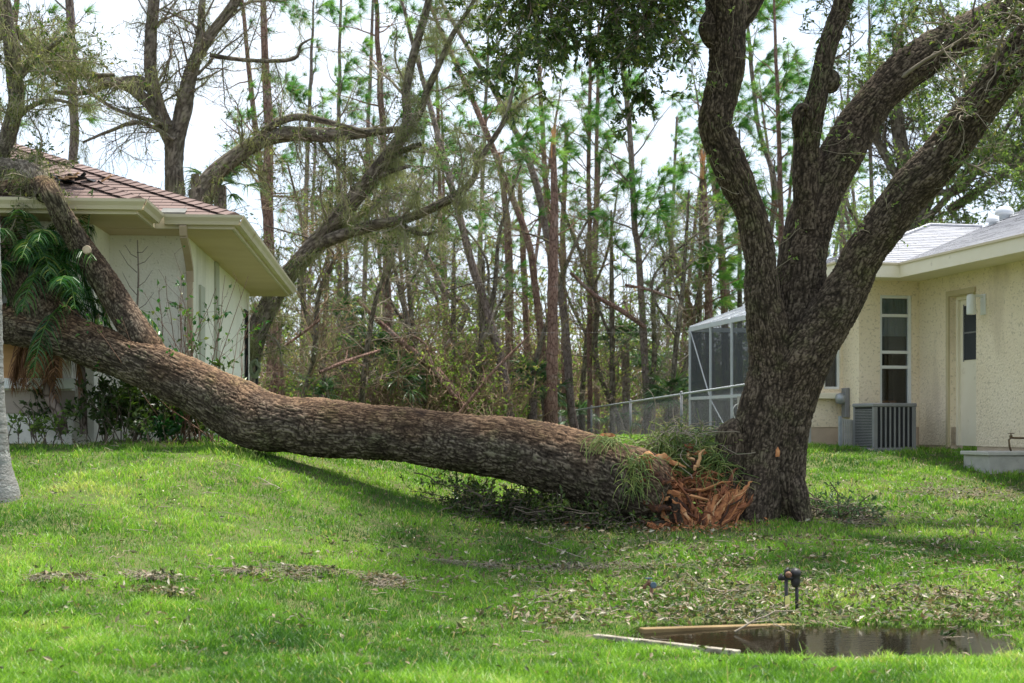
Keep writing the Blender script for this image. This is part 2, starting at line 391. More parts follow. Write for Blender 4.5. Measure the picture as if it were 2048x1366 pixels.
M['litter'] = leafmat('litter', [(0, (0.045, 0.06, 0.025)), (0.35, (0.09, 0.10, 0.04)), (0.6, (0.18, 0.13, 0.08)), (0.85, (0.30, 0.24, 0.16)), (1, (0.5, 0.46, 0.36))], 0.15, 0.6, spec=0.25)
M['grass'] = leafmat('grass', [(0, (0.034, 0.10, 0.015)), (0.35, (0.095, 0.21, 0.022)), (0.7, (0.185, 0.345, 0.038)), (0.92, (0.30, 0.45, 0.09)), (1, (0.46, 0.38, 0.19))], 0.42, 0.45)
M['wood'] = leafmat('wood', [(0, (0.06, 0.03, 0.02)), (0.35, (0.27, 0.105, 0.05)), (0.65, (0.50, 0.21, 0.09)), (0.85, (0.62, 0.33, 0.15)), (1, (0.64, 0.44, 0.27))], 0.0, 0.75, spec=0.15)

# ------------------------------------------------------------------ ground
LP = ([0, 6, 8, 10, 12.5, 14.9, 17, 26, 34, 48, 400], [0.30, 0.30, 0.31, 0.46, 0.86, 1.29, 1.30, 1.28, 1.2, 0.75, 0.4])
RP = ([0, 6, 7.4, 8.1, 9.4, 10.6, 12, 14.5, 17, 20, 23, 34, 48, 400], [0.34, 0.29, 0.248, 0.215, 0.222, 0.28, 0.34, 0.53, 0.86, 1.17, 1.21, 1.2, 0.75, 0.4])
def gz(X, Y):
    X = np.asarray(X, float); Y = np.asarray(Y, float)
    l = 0; r = 0
    for o in (-0.7, -0.35, 0, 0.35, 0.7):
        l = l+np.interp(Y+o, *LP)/5; r = r+np.interp(Y+o*0.6, *RP)/5
    wgt = 1-sstep(-3.3, 0.3, X)
    z = l*wgt+r*(1-wgt)
    p = np.stack([X*0.5, Y*0.5, X*0], -1); pf = np.stack([X*2.3, Y*2.3, X*0+3], -1)
    amp = np.interp(Y, [0, 12, 30, 60], [0.05, 0.07, 0.06, 0.3])
    dip = np.exp(-(((X-1.98)/1.06)**4+((Y-8.76-.10*np.sin(X*2.1)-.12*(vn(np.stack([X*2.6, X*0, X*0], -1), 15)-.5))/0.66)**4))
    return z+(vn(p, 5)-0.5)*amp*(1-0.8*dip)+(vn(pf, 6)-0.5)*0.025-0.11*dip
_gx = np.arange(-14, 14.01, 0.06); _gy = np.arange(4, 30.01, 0.06)
_GX, _GY = np.meshgrid(_gx, _gy); _HM = gz(_GX, _GY); gz_exact = gz
def gz(X, Y):
    X = np.asarray(X, float); Y = np.asarray(Y, float)
    u = (X+14)/0.06; v = (Y-4)/0.06; ok = (u >= 0) & (u < len(_gx)-1.01) & (v >= 0) & (v < len(_gy)-1.01)
    uu = np.where(ok, u, 0); vv = np.where(ok, v, 0); i = uu.astype(int); j = vv.astype(int); f = uu-i; g = vv-j
    z = (_HM[j, i]*(1-f)+_HM[j, i+1]*f)*(1-g)+(_HM[j+1, i]*(1-f)+_HM[j+1, i+1]*f)*g
    return z if ok.all() else np.where(ok, z, gz_exact(X, Y))
def gz1(x, y): return float(gz(np.array([x]), np.array([y]))[0])
WATER = 0.185
_D = np.linspace(6.0, 29.9, 500)
def GPv(px, py):
    """ground points seen at pixels"""
    px = np.atleast_1d(np.asarray(px, float)); py = np.atleast_1d(np.asarray(py, float))
    X = np.clip((px[:, None]-1024)/F*_D, -13.9, 13.9); Z = EYE-(py[:, None]-HZ)/F*_D; e = gz(X, np.repeat(_D[None], len(px), 0))-Z
    hit = e >= 0; k = np.where(hit.any(1), hit.argmax(1), 320); k = np.maximum(k, 1); r = np.arange(len(px)); a, b = e[r, k-1], e[r, k]
    f = np.clip(np.where(hit.any(1) & (np.abs(b-a) > 1e-9), -a/(b-a+1e-12), 0), 0, 1); d = _D[k-1]+(_D[k]-_D[k-1])*f
    return np.stack([(px-1024)/F*d, d, EYE-(py-HZ)/F*d], 1)
def GP(px, py): return tuple(float(v) for v in GPv(px, py)[0])
m, t, o = nodes('lawn_soil'); p = N(t, 'ShaderNodeBsdfPrincipled'); p.inputs['Roughness'].default_value = 0.95; p.inputs['Specular IOR Level'].default_value = 0.1
c = ramp(t, noise(t, 1.6, 8), [(0.3, (0.045, 0.075, 0.018)), (0.5, (0.075, 0.12, 0.026)), (0.7, (0.14, 0.13, 0.06))])
c = mixc(t, ramp(t, noise(t, 25, 5), [(0.4, (0, 0, 0)), (0.7, (1, 1, 1))]), c, (0.10, 0.085, 0.045))
t.links.new(c, p.inputs['Base Color']); t.links.new(bump(t, noise(t, 30, 6), 0.8, 0.03), p.inputs['Normal']); t.links.new(p.outputs[0], o.inputs[0]); M['soil'] = m
ys = np.unique(np.r_[np.linspace(-60, 4, 14), np.linspace(4, 24, 150), np.linspace(24, 60, 60), np.linspace(60, 400, 24)])
xs = np.unique(np.r_[np.linspace(-300, -16, 18), np.linspace(-16, 16, 160), np.linspace(16, 300, 18)])
GX, GY = np.meshgrid(xs, ys); GZ = gz(GX, GY)
nx, ny = len(xs), len(ys); i = np.arange(ny-1)[:, None]*nx; j = np.arange(nx-1)[None]
tag(mk('ground', np.stack([GX, GY, GZ], -1).reshape(-1, 3), np.stack([i+j, i+j+1, i+j+nx+1, i+j+nx], -1).reshape(-1, 4), M['soil']), kind='structure')

# puddle
m, t, o = nodes('puddle_water'); p = N(t, 'ShaderNodeBsdfPrincipled'); p.inputs['Base Color'].default_value = (0.012, 0.010, 0.006, 1)
p.inputs['Roughness'].default_value = 0.03; p.inputs['Specular IOR Level'].default_value = 0.9
tr = N(t, 'ShaderNodeBsdfTransparent'); tr.inputs[0].default_value = (0.62, 0.5, 0.3, 1); mxx = N(t, 'ShaderNodeMixShader'); mxx.inputs[0].default_value = 0.86
t.links.new(bump(t, noise(t, 9, 3, (1, 3, 1)), 0.06, 0.02), p.inputs['Normal'])
t.links.new(tr.outputs[0], mxx.inputs[1]); t.links.new(p.outputs[0], mxx.inputs[2]); t.links.new(mxx.outputs[0], o.inputs[0]); M['water'] = m
gx, gy = np.meshgrid(np.linspace(-1.5, 7.5, 60), np.linspace(7.6, 10.2, 24)); n_ = 60
i = np.arange(23)[:, None]*n_; j = np.arange(n_-1)[None]; fq = np.stack([i+j, i+j+1, i+j+n_+1, i+j+n_], -1).reshape(-1, 4)
gv = np.stack([gx, gy, gx*0+WATER], -1).reshape(-1, 3)
tag(mk('puddle', gv, fq, M['water']), kind='structure')

# grass density: patches of bare litter
PATCH = []   # x, y, rx, ry, strength
def patch_px(px, py, rx, ry, s): g = GP(px, py); PATCH.append((g[0], g[1], rx, ry, s))
patch_px(770, 1170, 0.13, 0.16, 0.85); patch_px(110, 1163, 0.20, 0.08, 0.6); patch_px(300, 1160, 0.16, 0.07, 0.5)
patch_px(520, 1152, 0.3, 0.06, 0.5); patch_px(660, 1150, 0.3, 0.06, 0.5); patch_px(1000, 1140, 0.6, 0.10, 0.5)
patch_px(1220, 1140, 0.5, 0.16, 0.55); patch_px(1700, 1035, 0.55, 0.5, 0.9); patch_px(1930, 990, 0.7, 0.35, 0.75); patch_px(1350, 1065, 1.0, 0.5, 0.85)
patch_px(1800, 1190, 1.6, 0.3, 0.45); patch_px(1400, 1180, 0.8, 0.3, 0.4); patch_px(1120, 1060, 1.0, 0.35, 0.8); patch_px(320, 1192, 0.25, 0.08, 0.6)
patch_px(1450, 1230, 0.5, 0.2, 0.6); patch_px(200, 893, 1.6, 0.35, 0.8); patch_px(1900, 1060, 1.0, 0.3, 0.4)
def bare(X, Y):
    b = np.zeros_like(X)
    for (a, c, rx, ry, s) in PATCH:
        b = np.maximum(b, s*np.exp(-((X-a)/rx)**2-((Y-c)/ry)**2))
    return b

# ------------------------------------------------------------------ grass
def build_grass():
    rng = np.random.default_rng(3); n = 800000
    d = 6.3*(36/6.3)**rng.uniform(0, 1, n); X = rng.uniform(-0.41, 0.41, n)*d; far_ = rng.uniform(0, 1, n) < .14; X = np.where(far_, np.sign(X)*rng.uniform(.41, .75, n)*d, X)
    z = gz(X, d)
    nb = bare(X, d); big = fbm(np.stack([X*0.8, d*0.8, X*0], -1), 11, 3); cl = vn(np.stack([X*6, d*6, X*0+2], -1), 14)
    keep = (rng.uniform(0, 1, n) > nb) & (rng.uniform(0, 1, n) < 0.45+0.75*cl)
    wet = z < WATER-0.002
    edge = (WATER-z < 0.032) & (vn(np.stack([X*3.5, d*3.5, X*0+4], -1), 31) > 0.42)
    keep &= ~(wet & ~edge & (rng.uniform(0, 1, n) > 0.03))
    th = R(4.7); lx = (X+3.89)*math.cos(th)+(d-17)*math.sin(th); ly = -(X+3.89)*math.sin(th)+(d-17)*math.cos(th)
    keep &= ~((lx < 0.05) & (ly > -0.2)); keep &= ~((lx < -0.8) & (ly > -1.6))
    X, d, z, big, cl, nb = X[keep], d[keep], z[keep], big[keep], cl[keep], nb[keep]; n = len(X)
    h = rng.uniform(0.024, 0.070, n)*(0.45+1.1*cl)*np.interp(d, [6, 9, 16, 36], [1.0, 0.95, 0.9, 1.0])
    tall = rng.uniform(0, 1, n) < 0.018; h[tall] *= 1.9; h *= np.where(z < WATER+.03, .6, 1)
    wd = np.interp(d, [6, 10, 16, 36], [0.0042, 0.0052, 0.0085, 0.019])*rng.uniform(0.7, 1.35, n)
    a = rng.uniform(0, 2*math.pi, n); ln = rng.uniform(0.15, 1.1, n)*h
    dx, dy = np.cos(a)*ln, np.sin(a)*ln; b = rng.uniform(0, 2*math.pi, n); sx, sy = np.cos(b)*wd/2, np.sin(b)*wd/2
    z0 = z-0.008
    V = np.empty((n, 5, 3))
    V[:, 0] = np.stack([X-sx, d-sy, z0], 1); V[:, 1] = np.stack([X+sx, d+sy, z0], 1)
    V[:, 2] = np.stack([X+dx*0.35-sx*0.8, d+dy*0.35-sy*0.8, z0+h*0.62], 1); V[:, 3] = np.stack([X+dx*0.35+sx*0.8, d+dy*0.35+sy*0.8, z0+h*0.62], 1)
    V[:, 4] = np.stack([X+dx, d+dy, z0+h], 1)
    q = (np.arange(n)*5)[:, None]
    Fc = np.concatenate([q+np.array([[0, 1, 3]]), q+np.array([[0, 3, 2]]), q+np.array([[2, 3, 4]])], 0)
    pat = fbm(np.stack([X*0.35, d*0.5, X*0+9], -1), 21, 3)
    m3 = fbm(np.stack([X*2.2, d*2.2, X*0+5], -1), 61, 2); tint = np.clip(0.17+0.9*(big-0.5)+0.45*pat+0.5*(cl-0.5)+0.7*(m3-0.5)+rng.normal(0, 0.16, n)+0.03, 0, 0.96)
    h *= 0.65+0.7*m3
    tint[rng.uniform(0, 1, n) < 0.03+0.30*nb] = 1.0
    tag(mk('grass', V.reshape(-1, 3), Fc, M['grass'], None, {'tint': np.repeat(tint, 5)}, smooth=False), 'bright green storm-littered lawn grass', 'grass', kind='stuff')
build_grass()

def build_litter():
    rng = np.random.default_rng(8)
    # oak leaves
    pts = []
    def reg(px0, px1, py0, py1, n):
        pts.extend(tuple(q) for q in GPv(rng.uniform(px0, px1, n), rng.uniform(py0, py1, n)))
    reg(0, 2048, 900, 1366, 1100); reg(1000, 2048, 1080, 1260, 2600)
    for k in range(46):
        c = GP(rng.uniform(950, 2048), rng.uniform(1075, 1255)); rr_ = rng.uniform(.05, .22)
        for q in range(int(rng.uniform(20, 70))): x = c[0]+rng.normal(0, rr_*1.4); y = c[1]+rng.normal(0, rr_*.7); pts.append((x, y, gz1(x, y)))
    for k in range(26):
        c = GP(rng.uniform(0, 1100), rng.uniform(1080, 1300)); rr_ = rng.uniform(.03, .12)
        for q in range(int(rng.uniform(6, 26))): x = c[0]+rng.normal(0, rr_*1.4); y = c[1]+rng.normal(0, rr_*.7); pts.append((x, y, gz1(x, y)))
    reg(700, 1500, 1050, 1180, 700); reg(1280, 2048, 1180, 1260, 1200)
    reg(1650, 2048, 960, 1060, 400); reg(1600, 1760, 1015, 1055, 260)
    for (a, c, rx, ry, s) in PATCH:
        for k in range(int(260*s)):
            x = a+rng.normal(0, rx*0.6); y = c+rng.normal(0, ry*0.6); pts.append((x, y, gz1(x, y)))
    p = np.array(pts); p[:, 2] = np.maximum(gz(p[:, 0], p[:, 1])+rng.uniform(0.012, 0.055, len(p)), 0)
    wet = gz(p[:, 0], p[:, 1]) < WATER; p = p[~wet | (rng.uniform(0, 1, len(p)) < 0.2)]
    d = rng.normal(0, 1, p.shape); d[:, 2] *= 0.3
    V, Fc = leaves(p, nrm(d), 0.055, 0.42, rng, flat=0.6)
    tag(mk('leaf_litter', V, Fc, M['litter'], None, {'tint': np.repeat(np.clip(rng.uniform(0, 1, len(p))**1.2, 0, 1), 5)}, False), 'dead and torn oak leaves strewn over the lawn', 'leaves', kind='stuff')
    # twigs and straw
    pts = []; pts2 = []
    for k in range(230):
        pts.append(GP(rng.uniform(0, 2048), rng.uniform(900, 1300)))
    for k in range(200):
        pts.append(GP(rng.uniform(1050, 2048), rng.uniform(1090, 1240)))
    for (a, c, rx, ry, s) in PATCH[:9]:
        for k in range(int(420*s)):
            x = a+rng.normal(0, rx*0.6); y = c+rng.normal(0, ry*0.6); pts2.append((x, y, gz1(x, y)))
    def sticks(pp, L, r, zz):
        pp = np.array(pp); n = len(pp); a = rng.uniform(0, math.pi, n); l = rng.uniform(L[0], L[1], n)
        u = np.linspace(-0.5, 0.5, 4)[None, :]*l[:, None]
        X = pp[:, :1]+np.cos(a)[:, None]*u+rng.normal(0, 0.006, (n, 4)); Y = pp[:, 1:2]+np.sin(a)[:, None]*u+rng.normal(0, 0.006, (n, 4))
        Z = gz(X, Y)+rng.uniform(zz[0], zz[1], (n, 1))+rng.normal(0, 0.006, (n, 4))
        Z = np.maximum(Z, WATER)
        return batch_tubes(np.stack([X, Y, Z], -1), np.repeat(rng.uniform(r[0], r[1], (n, 1)), 4, 1), 4)
    V, Fc = merge([sticks(pts, (0.04, 0.17), (0.0012, 0.0035), (0.02, 0.06)), sticks(pts2, (0.05, 0.2), (0.001, 0.0022), (0.01, 0.045))])
    tag(mk('twig_litter', V, Fc, M['pale_twig']), 'broken twigs and dry straw scattered in the grass', 'twigs', kind='stuff')
build_litter()

# ------------------------------------------------------------------ twigs and foliage on limbs
def limbset(lst, K=14):
    """list of x y z r rows -> (N,K,3), (N,K)"""
    a = np.stack([resample(spline(l, 0.1), K) for l in lst]); return a[..., :3], np.maximum(a[..., 3], 0.004)
def tinted(name, VF, mat, parent, rng, k, lo=0, hi=1, power=1.0, smooth=False):
    V, Fc = VF; n = len(V)//k
    tt = lo+(hi-lo)*rng.uniform(0, 1, n)**power
    return mk(name, V, Fc, mat, parent, {'tint': np.repeat(tt, k)}, smooth)
def along(path, r, per, rng, t0=0.3):
    """points and directions spread along paths"""
    N_, K, _ = path.shape; n = int(N_*per); idx = rng.integers(0, N_, n); t = rng.uniform(t0, 1, n)*(K-1); i = np.minimum(t.astype(int), K-2); f = (t-i)[:, None]
    return path[idx, i]*(1-f)+path[idx, i+1]*f, nrm(path[idx, i+1]-path[idx, i])
def strands(p, L, wd, rng, k=4, sway=0.3, down=1.0):
    n = len(p); l = rng.uniform(L[0], L[1], n)[:, None]; d = nrm(rng.normal(0, 1, (n, 3))*sway*3+np.array([0, 0, -down]))
    path = np.empty((n, k, 3)); path[:, 0] = p
    for q in range(1, k):
        d = nrm(d+rng.normal(0, sway, (n, 3))+np.array([0, 0, -0.5*down])); path[:, q] = path[:, q-1]+d*l/(k-1)
    return ribbons(path, np.full(n, wd), rng)

# ------------------------------------------------------------------ standing oak
def standing_oak():
    b = P(1530, 1038, 14.5)
    t = thing('oak_tree', (b[0], b[1], gz1(b[0], b[1])), 'huge dark furrowed oak standing upright beside the torn base of the fallen trunk', 'tree')
    s1 = pxp([(1500, 1075, 112, 14.45), (1508, 1030, 116, 14.45), (1512, 975, 120, 14.45), (1514, 900, 106, 14.45), (1526, 820, 98, 14.45), (1540, 730, 88, 14.45), (1534, 650, 78, 14.4), (1522, 570, 67, 14.35),
              (1517, 505, 61, 14.3), (1501, 425, 61, 14.25), (1475, 365, 68, 14.2), (1449, 308, 68, 14.15), (1431, 250, 67, 14.1), (1444, 190, 68, 14.1), (1454, 120, 69, 14.1), (1454, 60, 74, 14.1), (1450, 5, 80, 14.1), (1440, -60, 70, 14.1), (1410, -150, 62, 14.0), (1370, -260, 52, 13.8)])
    s1b = pxp([(1462, 50, 60, 14.15), (1490, 5, 66, 14.2), (1515, -50, 62, 14.3), (1545, -140, 56, 14.5), (1560, -300, 46, 14.8)])
    s2 = pxp([(1568, 900, 70, 14.6), (1580, 760, 84, 14.6), (1592, 660, 96, 14.65), (1601, 580, 95, 14.7), (1606, 507, 95, 14.75), (1624, 430, 94, 14.8), (1655, 355, 88, 14.85), (1692, 292, 84, 14.9), (1735, 222, 78, 14.95), (1792, 157, 76, 15.0),
              (1850, 113, 80, 15.1), (1917, 74, 76, 15.2), (1995, 32, 68, 15.3), (2080, -10, 60, 15.4), (2200, -60, 46, 15.6)])
    s2b = pxp([(1612, 460, 50, 14.65), (1612, 380, 52, 14.62), (1612, 310, 50, 14.6), (1620, 255, 48, 14.55), (1632, 200, 44, 14.5), (1645, 140, 40, 14.5), (1660, 80, 38, 14.5), (1684, 10, 38, 14.5), (1705, -60, 34, 14.4), (1730, -180, 28, 14.3)])
    s3 = pxp([(1572, 1070, 96, 14.55), (1572, 1020, 90, 14.55), (1560, 960, 98, 14.5), (1562, 890, 102, 14.5), (1576, 810, 106, 14.5), (1602, 730, 108, 14.45), (1650, 650, 96, 14.4), (1694, 575, 84, 14.3), (1729, 508, 82, 14.2), (1771, 450, 84, 14.1),
              (1812, 390, 85, 14.0), (1862, 340, 84, 13.9), (1908, 280, 82, 13.8), (1948, 225, 79, 13.7), (1998, 160, 77, 13.6), (2048, 95, 74, 13.5), (2115, 15, 66, 13.3), (2190, -80, 52, 13.1)])
    base = bark_tube(s1, seed=3, flare=0.16, lobes=5, amp=0.016, lump=0.07)
    tr = bark_mesh('trunk', [base, bark_tube(s3, seed=5, flare=0.14, lobes=4, amp=0.016, lump=0.06), bark_tube(s2, seed=7, amp=0.014, lump=0.06)], M['oak_bark'], t)
    knob = pxp([(1430, 96, 2, 14.1), (1424, 88, 24, 14.08), (1418, 68, 34, 14.05), (1417, 48, 34, 14.05), (1424, 26, 22, 14.08), (1430, 18, 2, 14.1)])
    knob2 = pxp([(1596, 285, 8, 14.55), (1594, 262, 16, 14.5), (1594, 235, 20, 14.42), (1602, 215, 18, 14.4), (1616, 218, 16, 14.42), (1622, 236, 12, 14.42), (1620, 246, 2, 14.42)])
    fl = pxp([(1530, 900, 60, 14.35), (1516, 960, 66, 14.25), (1504, 1010, 62, 14.15), (1494, 1050, 58, 14.05), (1486, 1078, 30, 13.95)])
    fl2 = pxp([(1470, 840, 16, 14.35), (1462, 868, 50, 14.3), (1462, 905, 60, 14.3), (1454, 960, 60, 14.3), (1450, 1000, 50, 14.3), (1452, 1050, 36, 14.3)])
    bark_mesh('limb', [bark_tube(s2b, seed=11, amp=0.012), bark_tube(knob2, seed=15, amp=0.004, lump=0.15), bark_tube(pxp([(1652, 186, 3, 14.5), (1662, 176, 26, 14.48), (1669, 162, 30, 14.46), (1662, 148, 22, 14.48), (1652, 142, 3, 14.5)]), seed=2, lump=0.2)], M['oak_bark'], t)
    bark_mesh('limb', [bark_tube(s1b, seed=13, amp=0.012)], M['oak_bark'], t)
    bark_mesh('bark_burl', [bark_tube(knob, seed=4, amp=0.006, lump=0.14)], M['oak_bark'], t)
    bark_mesh('root_flare', [bark_tube(fl, seed=6, amp=0.014), bark_tube(fl2, seed=16, amp=0.014, lump=0.13),
                             bark_tube(pxp([(1585, 960, 50, 14.4), (1598, 1010, 46, 14.3), (1612, 1045, 30, 14.2)]), seed=18)], M['oak_bark'], t)
    # bright scar
    q = np.array(P(1555, 904, 14.13)); mb = MB(); mb.add([tuple(q+np.array(v)) for v in ((-0.02, 0, -0.05), (0.02, 0, -0.045), (0.024, 0, 0.01), (0.004, 0, 0.055), (-0.018, 0, 0.02), (0, -0.012, 0))], [(0, 1, 5), (1, 2, 5), (2, 3, 5), (3, 4, 5), (4, 0, 5)])
    o = mb.build('bark_scar', M['wood'], t); at = o.data.attributes.new('tint', 'FLOAT', 'POINT'); at.data.foreach_set('value', np.array([.5, .6, .7, .5, .6, .8], np.float32))
    # crown: overhead limbs outside the frame carry sprays that hang into view
    rng = np.random.default_rng(12)
    over = [pxp([(1410, -150, 40, 14.0), (1330, -190, 34, 13.7), (1230, -180, 28, 13.3), (1120, -130, 20, 13.0), (1030, -70, 10, 12.8)]),
            pxp([(1370, -260, 40, 13.8), (1250, -300, 30, 14.4), (1120, -270, 22, 15.0), (1000, -200, 12, 15.4)]),
            pxp([(1330, -190, 26, 13.7), (1290, -90, 18, 13.6), (1270, -20, 10, 13.5), (1262, 50, 6, 13.5)]),
            pxp([(1230, -180, 22, 13.3), (1180, -90, 14, 13.2), (1130, -10, 8, 13.2), (1110, 40, 5, 13.1)]),
            pxp([(1330, -190, 20, 13.7), (1305, -90, 14, 13.4), (1290, 0, 9, 13.3), (1296, 80, 5, 13.2)]), pxp([(1120, -130, 18, 13.0), (1060, -60, 10, 12.9), (1040, 0, 6, 12.8)]), pxp([(1180, -90, 14, 13.2), (1120, -30, 9, 13.4), (1070, 20, 6, 13.5), (1040, 50, 4, 13.6)]), pxp([(1290, -90, 14, 13.6), (1220, -20, 9, 13.8), (1200, 60, 5, 13.8)]),
            pxp([(1370, -260, 34, 13.8), (1390, -420, 28, 13.2), (1340, -600, 22, 12.6), (1280, -760, 10, 12.2)]),
            pxp([(1560, -300, 34, 14.8), (1600, -450, 26, 15.2), (1680, -620, 18, 15.6), (1720, -760, 8, 16)]),
            pxp([(1730, -180, 22, 14.3), (1800, -320, 18, 13.8), (1850, -460, 10, 13.4)])]
    bark_mesh('limb', [bark_tube(l, ds=0.03, dv=0.025, seed=30+k, amp=0.008) for k, l in enumerate(over)], M['oak_bark'], t)
    lp, lr = limbset(over)
    a, ar = grow(lp, lr, 150, (0.6, 1.6), 0.1, 1, (0.5, 1.2), -0.04, 0.16, 0.5, 8, rng)
    c, cr = grow(a, ar, 950, (0.25, 0.8), 0.15, 1, (0.4, 1.1), -0.05, 0.22, 0.6, 7, rng)
    c2, c2r = grow(c, cr, 5200, (0.1, 0.32), 0.1, 1, (0.4, 1.2), -0.03, 0.25, 0.6, 5, rng)
    mk('branches', *merge([batch_tubes(a, ar, 5), batch_tubes(c, np.maximum(cr, .003), 4), batch_tubes(c2, np.maximum(c2r, .0022), 3)]), M['twig'], t)
    lpnt, ld = along(c2, c2r, 13, rng, 0.1); ok_ = (lpnt[:, 0]/lpnt[:, 1]*F+1024 < 1392+90*(vn(lpnt*3, 8)-.5)) | (EYE-lpnt[:, 2] < -13) | (lpnt[:, 2] > EYE+(HZ+25)/F*lpnt[:, 1]); lpnt, ld = lpnt[ok_], ld[ok_]
    tinted('crown', leaves(lpnt, ld, 0.062, 0.42, rng, 0.2, 0.7), M['oak_leaf'], t, rng, 5, 0, 0.98)
    # right-hand crown and dry twigs on the two right limbs
    rl, rr = limbset([s2[8:], s3[11:], s2b[5:], s1[9:16]])
    a, ar = grow(rl[:3], rr[:3], 34, (0.6, 1.5), 0.05, 1, (0.6, 1.4), 0.02, 0.2, 0.16, 8, rng)
    dr, drr = grow(rl[:2], rr[:2], 70, (0.4, 1.0), 0.2, 1, (0.7, 1.5), -0.08, 0.35, 0.1, 8, rng)
    c, cr = grow(np.concatenate([a, dr]), np.concatenate([ar, drr]), 420, (0.2, 0.6), 0.15, 1, (0.4, 1.2), -0.02, 0.28, 0.6, 6, rng)
    c2, c2r = grow(c, cr, 1900, (0.08, 0.3), 0.1, 1, (0.4, 1.2), 0, 0.25, 0.6, 5, rng)
    mk('branches', *merge([batch_tubes(a, np.maximum(ar, .004), 5), batch_tubes(dr, np.maximum(drr, .003), 4), batch_tubes(c, np.maximum(cr, .0025), 4), batch_tubes(c2, np.maximum(c2r, .002), 3)]), M['pale_twig'], t)
    lpnt, ld = along(c2, c2r, 3.6, rng, 0.1)
    tinted('crown', leaves(lpnt, ld, 0.06, 0.42, rng, 0.2, 0.7), M['oak_leaf'], t, rng, 5, 0.1, 1)
    # sprouts and moss hugging the stems
    sl_, sr_ = limbset([s1[7:17], s2b[2:8], s2[9:13], s3[8:14]], 20)
    a, ar = grow(sl_, sr_, 120, (0.12, 0.55), 0, 1, (0.9, 1.7), 0.12, 0.22, 0.05, 6, rng)
    a += nrm(a[:, 1:2]-a[:, 0:1])*0.16; ar[:] = np.clip(ar, 0.0018, 0.003)
    c, cr = grow(a, ar, 260, (0.06, 0.2), 0.3, 1, (0.4, 1.2), 0, 0.25, 0.7, 4, rng)
    mk('sprouts', *merge([batch_tubes(a, ar, 4), batch_tubes(c, cr, 3)]), M['pale_twig'], t)
    lpnt, ld = along(c, cr, 6, rng, 0.2)
    tinted('sprout_leaves', leaves(lpnt, ld, 0.042, 0.4, rng, 0.2, 0.7), M['far_leaf'], t, rng, 5, 0.45, 0.95)
    mp_, md_ = along(sl_, sr_, 60, rng, 0.0)
    mp_ = mp_+nrm(rng.normal(0, 1, mp_.shape))*0.19
    tinted('moss', strands(np.repeat(mp_, 9, 0)+rng.normal(0, 0.035, (len(mp_)*9, 3)), (0.03, 0.12), 0.004, rng), M['epiphyte'], t, rng, 8, 0.1, 0.7)
standing_oak()

